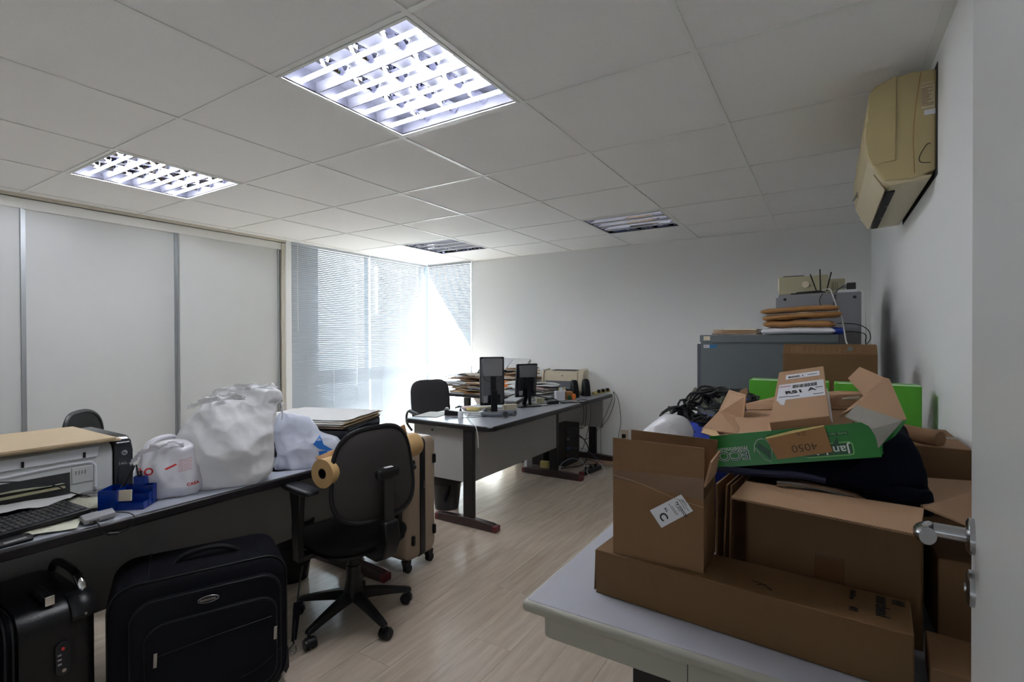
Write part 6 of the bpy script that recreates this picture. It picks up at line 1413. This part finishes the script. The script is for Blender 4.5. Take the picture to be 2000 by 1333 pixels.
MB().slab([V(p) for p in [(-3.672, 5.12, 1.032), (-3.339, 5.16, 1.04), (-3.285, 5.3, 1.174), (-3.623, 5.3, 1.187)]], 0.012).make('cover', M_PAPER2, s, bevel=0.002)
MB().slab([V(p) for p in [(-3.316, 5.16, 1.041), (-3.064, 5.2, 1.084), (-3.062, 5.32, 1.172), (-3.277, 5.3, 1.181)]], 0.045).make('page_block', M_PAPER, s, bevel=0.004)
MB().slab([V(p)-V((0, 0, 0.02)) for p in [(-3.705, 5.1, 1.019), (-3.228, 5.16, 1.031), (-3.24, 5.3, 1.099), (-3.784, 5.3, 1.085)]], 0.012).make('dark_cover', M_BLKR, s)
s = root_at('medicine_box', 'small orange and purple packet on the front of the folder heap', 'packet', (-3.12, 4.86, D+0.09))
MB().box(-3.16, -3.08, 4.84, 4.88, D+0.088, D+0.15).make('body', M_ORANGE, s, bevel=0.003); MB().box(-3.23, -3.165, 4.85, 4.89, D+0.088, D+0.125).make('second_pack', mat('purple_card', (0.10, 0.06, 0.35), 0.6), s, bevel=0.003)
s = root_at('lamp_shade_bowl', 'dark grey rounded cover lying between the heap and the paper bundles', 'cover', (-3.02, 5.06, D+0.13))
b = MB(); blob(b, (-3.03, 5.07, D+0.15), (1, 0, 0), (0, 1, 0), (0, 0, 1), 0.09, 0.07, 0.03, p=2.2); b.make('shell', M_CAB, s, smooth=True)

# ------------------------------------------------------------ under the desks
tw = root_at('computer_tower', 'black computer tower on the floor under the joint of the two desks', 'computer', (-2.52, 5.15, 0))
MB().box(-2.62, -2.43, 4.98, 5.36, 0.012, 0.445).make('case', M_BLKR, tw, bevel=0.004)
MB().box(-2.428, -2.426, 5.0, 5.34, 0.02, 0.44).make('side_panel', M_BLK, tw)
for zz, m_ in ((0.36, M_BLK), (0.30, M_GREYP), (0.27, M_BLK), (0.20, M_BLUEINK), (0.17, M_BLK)): MB().box(-2.428, -2.405, 5.01, 5.05, zz, zz+0.015).make('plug', m_, tw, bevel=0.002)
for x_ in (-2.60, -2.45): MB().box(x_-0.01, x_+0.01, 5.0, 5.34, 0, 0.012).make('foot_rail', M_RUBBER, tw)
tw2 = root_at('computer_tower', 'second black computer tower, half hidden behind the modesty panel', 'computer', (-2.80, 4.98, 0))
MB().box(-3.02, -2.66, 4.90, 5.09, 0.01, 0.40).make('case', M_BLKR, tw2, bevel=0.004)
MB().box(-2.96, -2.72, 4.898, 4.90, 0.30, 0.34).make('drive_bay', M_BLKG, tw2)
for x_ in (-3.0, -2.69): MB().box(x_-0.01, x_+0.01, 4.92, 5.07, 0, 0.01).make('foot_rail', M_RUBBER, tw2)
wp = root_at('pale_box', 'narrow pale box standing behind the near tower foot', 'box', (-2.77, 4.75, 0)); MB().box(-2.80, -2.765, 4.72, 4.84, 0, 0.16).make('body', M_PAPER2, wp, bevel=0.002)
sy = root_at('small_box', 'pale yellow carton on the foot of the monitor desk', 'box', (-2.55, 4.72, 0)); MB().slab([(-2.585, 4.69, 0.11), (-2.50, 4.70, 0.11), (-2.51, 4.76, 0.11), (-2.595, 4.75, 0.11)], 0.1095).make('body', M_YEL, sy, bevel=0.003)
ct = root_at('cardboard_sheet', 'torn flat cardboard on the floor by the far desk leg', 'cardboard', (-2.08, 5.45, 0))
MB().sheet(lambda u, v: V((-2.26+0.42*u+0.05*v, 5.30+0.30*v-0.03*u, 0.006+0.035*u*u+0.004*sin(6*v))), 8, 5, 0.005).make('sheet', M_CARDL, ct, smooth=True)
ps = root_at('power_strip', 'black power strip with a red end among the cables on the floor', 'power strip', (-2.12, 4.95, 0))
MB().slab([(-2.16, 4.76, 0.045), (-2.11, 4.75, 0.045), (-2.06, 5.12, 0.045), (-2.11, 5.13, 0.045)], 0.044).make('strip', M_BLK, ps, bevel=0.004)
MB().slab([(-2.161, 4.757, 0.0455), (-2.109, 4.747, 0.0455), (-2.107, 4.762, 0.0455), (-2.159, 4.772, 0.0455)], 0.045).make('red_end', M_RED, ps)
for k in range(3): MB().obox(V((-2.12+0.014*k, 4.85+0.09*k, 0.062)), (0.03, 0.03, 0.032), (0, 0, 0.1)).make('plug', M_BLK, ps, bevel=0.005)
def cord(label, pts_, r_=0.0035, m=M_BLK, cat='cable', name='cable'):
    P_ = [V(p) for p in pts_]; s = root_at(name, label, cat, (P_[-1].x, P_[-1].y, min(p.z for p in P_))); MB().tube(P_, r_, 6, smooth=6).make('cord', m, s, smooth=True); return s
cord('black cable falling over the desk edge right above the computer tower', [(-2.20, 4.45, D+0.008), (-2.10, 4.60, D+0.010), (-2.045, 4.66, D-0.01), (-2.05, 4.68, 0.62), (-2.12, 4.75, 0.50), (-2.40, 4.90, 0.47)])
cord('black cable from the tower top looping to the floor', [(-2.40, 5.02, 0.37), (-2.30, 5.0, 0.38), (-2.22, 5.05, 0.30), (-2.20, 5.1, 0.16), (-2.24, 5.02, 0.05), (-2.36, 4.95, 0.02), (-2.44, 4.90, 0.006)], 0.006)
cord('thin black cable hanging from the desk edge by the pencil cup', [(-2.18, 4.75, D+0.005), (-2.075, 4.80, D), (-2.06, 4.82, 0.60), (-2.14, 4.9, 0.40), (-2.22, 5.0, 0.25), (-2.30, 5.06, 0.15)])
cord('black cable crossing behind the far desk leg', [(-2.07, 5.50, D+0.03), (-2.055, 5.50, 0.70), (-2.10, 5.40, 0.50), (-2.20, 5.25, 0.36), (-2.26, 5.15, 0.30), (-2.32, 5.10, 0.33), (-2.40, 5.03, 0.31)])
cord('blue network cable curving from the tower to the floor', [(-2.404, 5.03, 0.208), (-2.34, 5.02, 0.22), (-2.24, 5.1, 0.20), (-2.16, 5.2, 0.10), (-2.10, 5.25, 0.03), (-2.05, 5.2, 0.005)], 0.003, mat('blue_cord', (0.08, 0.12, 0.25), 0.5))
cord('thin cable slack between the strip and the far desk leg', [(-2.08, 5.05, 0.08), (-2.10, 5.2, 0.16), (-2.16, 5.35, 0.40), (-2.12, 5.46, 0.60), (-2.07, 5.48, 0.74)], 0.0028)
cord('black cable hanging down the back wall beside the far desk leg', [(-2.09, 5.56, D+0.03), (-2.045, 5.60, 0.70), (-2.03, 5.64, 0.45), (-2.06, 5.64, 0.25), (-2.02, 5.6, 0.10), (-1.98, 5.55, 0.01)], 0.0028)
cord('tangled black cable on the floor behind the tower', [(-2.30, 5.20, 0.006), (-2.20, 5.15, 0.03), (-2.15, 5.25, 0.012), (-2.25, 5.32, 0.03), (-2.33, 5.25, 0.05), (-2.28, 5.12, 0.10), (-2.20, 5.10, 0.20), (-2.18, 5.18, 0.32), (-2.25, 5.22, 0.42)], 0.004)
cord('white cable curled on the floor before the power strip', [(-2.12, 4.88, 0.10), (-2.09, 4.80, 0.04), (-2.02, 4.78, 0.006), (-1.98, 4.95, 0.005), (-2.02, 5.12, 0.01), (-2.09, 5.15, 0.05)], 0.003, M_WCORD)
cord('pale blue cable arching beside the tower foot', [(-2.42, 4.82, 0.004), (-2.40, 4.84, 0.08), (-2.32, 4.90, 0.13), (-2.24, 4.98, 0.10), (-2.18, 5.0, 0.02)], 0.003, M_BLUEP)
cord('short black cable between desk edge and tower, left of the others', [(-2.25, 4.50, D+0.004), (-2.12, 4.56, D+0.008), (-2.05, 4.60, D), (-2.055, 4.63, 0.6), (-2.15, 4.74, 0.49), (-2.36, 4.98, 0.449)])
cord('black monitor cable draped from the smaller monitor across the desk', [(-2.44, 4.20, 0.90), (-2.36, 4.28, 0.86), (-2.28, 4.42, D+0.05), (-2.24, 4.52, D+0.008), (-2.15, 4.60, D+0.006)], 0.004)
cord('white cord hanging over the near edge of the monitor desk', [(-2.62, 3.50, D+0.006), (-2.50, 3.30, D+0.006), (-2.30, 3.10, D+0.006), (-2.20, 3.008, D-0.003), (-2.175, 3.0, 0.70), (-2.17, 3.0, 0.62)], 0.003, M_WCORD)
cord('thin black cord curling behind the white dropper bottle', [(-2.62, 3.42, D+0.004), (-2.52, 3.36, D+0.006), (-2.45, 3.42, D+0.004), (-2.38, 3.40, D+0.006), (-2.50, 3.28, D+0.004), (-2.60, 3.22, D+0.004)], 0.0022)
cord('cable loop curled beside the power brick', [(-2.335, 4.37, D+0.01), (-2.38, 4.30, D+0.004), (-2.33, 4.22, D+0.004), (-2.27, 4.26, D+0.004), (-2.28, 4.33, D+0.006)], 0.0022)
cord('black plug cord drooping from the wall socket', [(-2.0, YB-0.036, 0.262), (-2.01, YB-0.06, 0.22), (-2.03, YB-0.05, 0.12), (-2.04, YB-0.06, 0.02)], 0.003)

# ------------------------------------------------------------ on the steel cabinets
dm = root_at('printer', 'cream dot-matrix printer with a round knob on the tall steel cabinet', 'printer', (-0.08, 4.2, 1.718))
MB().box(-0.285, 0.015, 4.06, 4.40, 1.719, 1.858).make('body', M_CREAM2, dm, bevel=0.006)
MB().box(0.016, 0.11, 4.06, 4.40, 1.719, 1.828).make('side_housing', M_CREAM2, dm, bevel=0.006)
MB().box(-0.292, -0.284, 4.08, 4.38, 1.76, 1.85).make('end_cover', M_CREAM, dm, bevel=0.003)
MB().cyl((-0.12, 4.06, 1.797), (-0.12, 4.04, 1.797), 0.024, 0.022, 28).make('feed_knob', M_CREAM, dm, smooth=True)
MB().box(-0.26, -0.13, 4.09, 4.11, 1.858, 1.866).make('paper_guide', M_BLK, dm)
for i in range(4):
    for j in range(9): MB().box(0.034+i*0.010, 0.038+i*0.010, 4.058, 4.0605, 1.748+j*0.0075, 1.752+j*0.0075).make('vent', M_DARK, dm) if i < 4 and j < 8 else None
MB().box(-0.283, 0.108, 4.0585, 4.06, 1.7435, 1.7455).make('seam_line', M_CREAM, dm)
rt = root_at('router', 'black router with three antennas on the tall steel cabinet', 'router', (-0.1, 3.94, 1.718))
MB().slab([(-0.205, 3.90, 1.727), (-0.02, 3.885, 1.735), (0.0, 3.99, 1.738), (-0.14, 4.02, 1.738)], 0.008).make('case', M_BLK, rt, bevel=0.002)
MB().slab([(-0.17, 3.90, 1.733), (-0.03, 3.885, 1.740), (-0.01, 3.985, 1.741), (-0.13, 4.0, 1.741)], 0.005).make('top_cover', M_BLKG, rt, bevel=0.001)
for (xb, xt, zt) in ((-0.052, -0.090, 1.853), (-0.030, -0.034, 1.882), (0.004, 0.030, 1.859)):
    MB().bar((xb, 3.93, 1.735), (xt, 3.915, zt), 0.008, 0.006, up=(0, 1, 0)).make('antenna', M_BLK, rt, bevel=0.001)
sw = root_at('network_switch', 'small white network box on the tall cabinet under the black adapter', 'network box', (0.13, 3.97, 1.718))
MB().slab([(0.055, 3.92, 1.740), (0.175, 3.92, 1.740), (0.185, 4.03, 1.740), (0.065, 4.03, 1.740)], 0.021).make('case', M_PAPER2, sw, bevel=0.004)
aa = root_at('power_adapter', 'black power adapter on top of the small white network box', 'adapter', (0.14, 3.98, 1.741))
MB().box(0.115, 0.165, 3.94, 4.0, 1.741, 1.785).make('case', M_BLKR, aa, bevel=0.004); MB().box(0.085, 0.115, 3.955, 3.985, 1.752, 1.778).make('plug_head', M_GREYP, aa, bevel=0.004)
cord('white network cord running from the router down over the envelopes', [(-0.02, 3.93, 1.742), (0.02, 3.86, 1.742), (0.035, 3.80, 1.70), (0.055, 3.66, 1.62), (0.075, 3.45, 1.55), (0.085, 3.31, 1.47), (0.088, 3.12, 1.41), (0.09, 2.95, 1.397)], 0.0035, M_WCORD)
cord('black cord dropping from the adapter behind the envelopes', [(0.10, 3.95, 1.765), (0.06, 3.88, 1.73), (0.045, 3.84, 1.66), (0.04, 3.80, 1.60)], 0.003)
cord('thin black cord hanging from the router in front of the tall cabinet', [(-0.01, 3.92, 1.728), (-0.02, 3.85, 1.71), (-0.035, 3.835, 1.67), (-0.02, 3.83, 1.61)], 0.0022)
cord('pale cord hanging down the right edge of the tall cabinet', [(0.19, 3.95, 1.735), (0.205, 3.87, 1.70), (0.212, 3.85, 1.55), (0.214, 3.85, 1.35), (0.215, 3.85, 1.2)], 0.003, M_WCORD)
cord('black cord looping past the right edge of the tall cabinet', [(0.06, 3.75, 1.515), (0.12, 3.78, 1.515), (0.18, 3.80, 1.505), (0.225, 3.82, 1.47), (0.235, 3.83, 1.42), (0.215, 3.83, 1.385), (0.21, 3.83, 1.40), (0.205, 3.82, 1.45), (0.12, 3.78, 1.465), (0.06, 3.75, 1.455)], 0.0028)
# envelopes
def soft_env(label, pts4, t, m, bow=0.01, group=None, seed=0):
    p = [V(a) for a in pts4]; s = thing('envelope', label, 'envelope', ((p[0].x+p[2].x)/2, (p[0].y+p[2].y)/2, min(a.z for a in p)), group=group)
    k = MB(); NU, NV_ = 22, 10; vs = []
    for sgn in (1, -1):
        for j in range(NV_+1):
            for i in range(NU+1):
                u, v = i/NU, j/NV_; b = (p[0].lerp(p[1], u)).lerp(p[3].lerp(p[2], u), v); e_ = (1-abs(2*u-1)**14)*(1-abs(2*v-1)**14)
                h = t/2*(0.35+0.65*e_)*sgn+0.5*t+bow*sin(pi*u)*0.3+noise.noise(V((u*5+seed, v*3, seed)))*t*0.18*e_
                vs.append(b+V((0, 0, h)))
    n1 = (NU+1)*(NV_+1); fs = []
    for j in range(NV_):
        for i in range(NU):
            a = j*(NU+1)+i; fs.append((a, a+1, a+NU+2, a+NU+1)); fs.append((a+n1, a+NU+1+n1, a+NU+2+n1, a+1+n1))
    ring_ = [i for i in range(NU+1)]+[j*(NU+1)+NU for j in range(1, NV_+1)]+[NV_*(NU+1)+i for i in range(NU-1, -1, -1)]+[j*(NU+1) for j in range(NV_-1, 0, -1)]
    for a, b in zip(ring_, ring_[1:]+ring_[:1]): fs.append((a, a+n1, b+n1, b))
    k.add(vs, fs); k.make('body', m, s, smooth='all'); return s
z = 1.4455
soft_env('white plastic mailing envelope with blue ends at the bottom of the stack', [(-0.33, 3.35, z), (0.045, 3.35, z), (0.04, 3.62, z), (-0.32, 3.62, z)], 0.040, M_PAPER2, seed=1)
soft_env('brown envelope in the middle of the stack, bulging', [(-0.318, 3.34, z+0.042), (0.035, 3.34, z+0.042), (0.05, 3.60, z+0.042), (-0.32, 3.62, z+0.042)], 0.038, M_ENV, seed=4)
soft_env('second brown envelope, tilted up at its right end', [(-0.322, 3.35, z+0.078), (0.075, 3.33, z+0.098), (0.075, 3.60, z+0.098), (-0.32, 3.62, z+0.080)], 0.036, M_ENV, bow=0.02, seed=7)
soft_env('white paper sleeve between the two upper brown envelopes', [(-0.322, 3.36, z+0.115), (0.055, 3.34, z+0.130), (0.06, 3.60, z+0.130), (-0.32, 3.62, z+0.116)], 0.004, M_PAPER, seed=9)
soft_env('topmost brown envelope on the steel cabinet', [(-0.333, 3.35, z+0.122), (0.062, 3.34, z+0.137), (0.06, 3.60, z+0.137), (-0.33, 3.62, z+0.124)], 0.030, M_ENV, bow=0.02, seed=12)
s = root_at('blue_packet', 'dark blue wrapper end of the white mailing envelope', 'wrapper', (0.03, 3.4, z)); b = MB(); blob(b, (0.055, 3.42, z+0.02), (1, 0, 0), (0, 1, 0), (0, 0, 1), 0.035, 0.06, 0.018, p=2.5); b.v = [p+noise.noise_vector(p*30)*0.008 for p in b.v]; b.v = [V((p.x, p.y, max(p.z, z+0.0005))) for p in b.v]; b.make('wrap', M_BLUECL, s, smooth='all')
for k, (m_, l) in enumerate(((M_BROWNP, 'lowest brown folder at the left corner of the grey cabinet'), (M_ENV, 'middle brown folder at the left corner of the grey cabinet'), (M_MANILA, 'top tan folder at the left corner of the grey cabinet'))):
    paper('document_folder', l, 'folder', [(-0.60-0.008*(k == 0), 3.335+0.004*k, z+0.010+0.012*k), (-0.352, 3.335, z+0.010+0.012*k), (-0.352, 3.66, z+0.010+0.012*k), (-0.58, 3.66, z+0.010+0.012*k)], m_, t=0.0075, wav=0.0012, seed=k)

# tell look-alikes of one group apart by their height in the heap
ORD = ['lowest', 'second lowest', 'third', 'fourth', 'fifth', 'sixth', 'seventh', 'eighth', 'ninth', 'tenth', 'eleventh', 'twelfth', 'thirteenth']
by = {}
for o in list(COL.objects):
    if o.parent is None and 'label' in o and 'group' in o: by.setdefault((o['group'], o['label']), []).append(o)
for (g_, l_), os_ in by.items():
    if len(os_) < 2: continue
    os_.sort(key=lambda o: (round(o.location.z, 3), o.location.x))
    for i, o in enumerate(os_):
        if i == 0: pre = 'lowest'
        elif i == len(os_)-1: pre = 'uppermost'
        else: pre = ORD[i]+(' from below,' if i > 1 else '')
        o['label'] = ('%s %s' % (pre, l_)).replace('large sheets and thin folders stacked', 'sheet or folder').replace('loose brown', 'brown').replace('brownish papers sticking out', 'brownish paper').replace(' labelled', '')
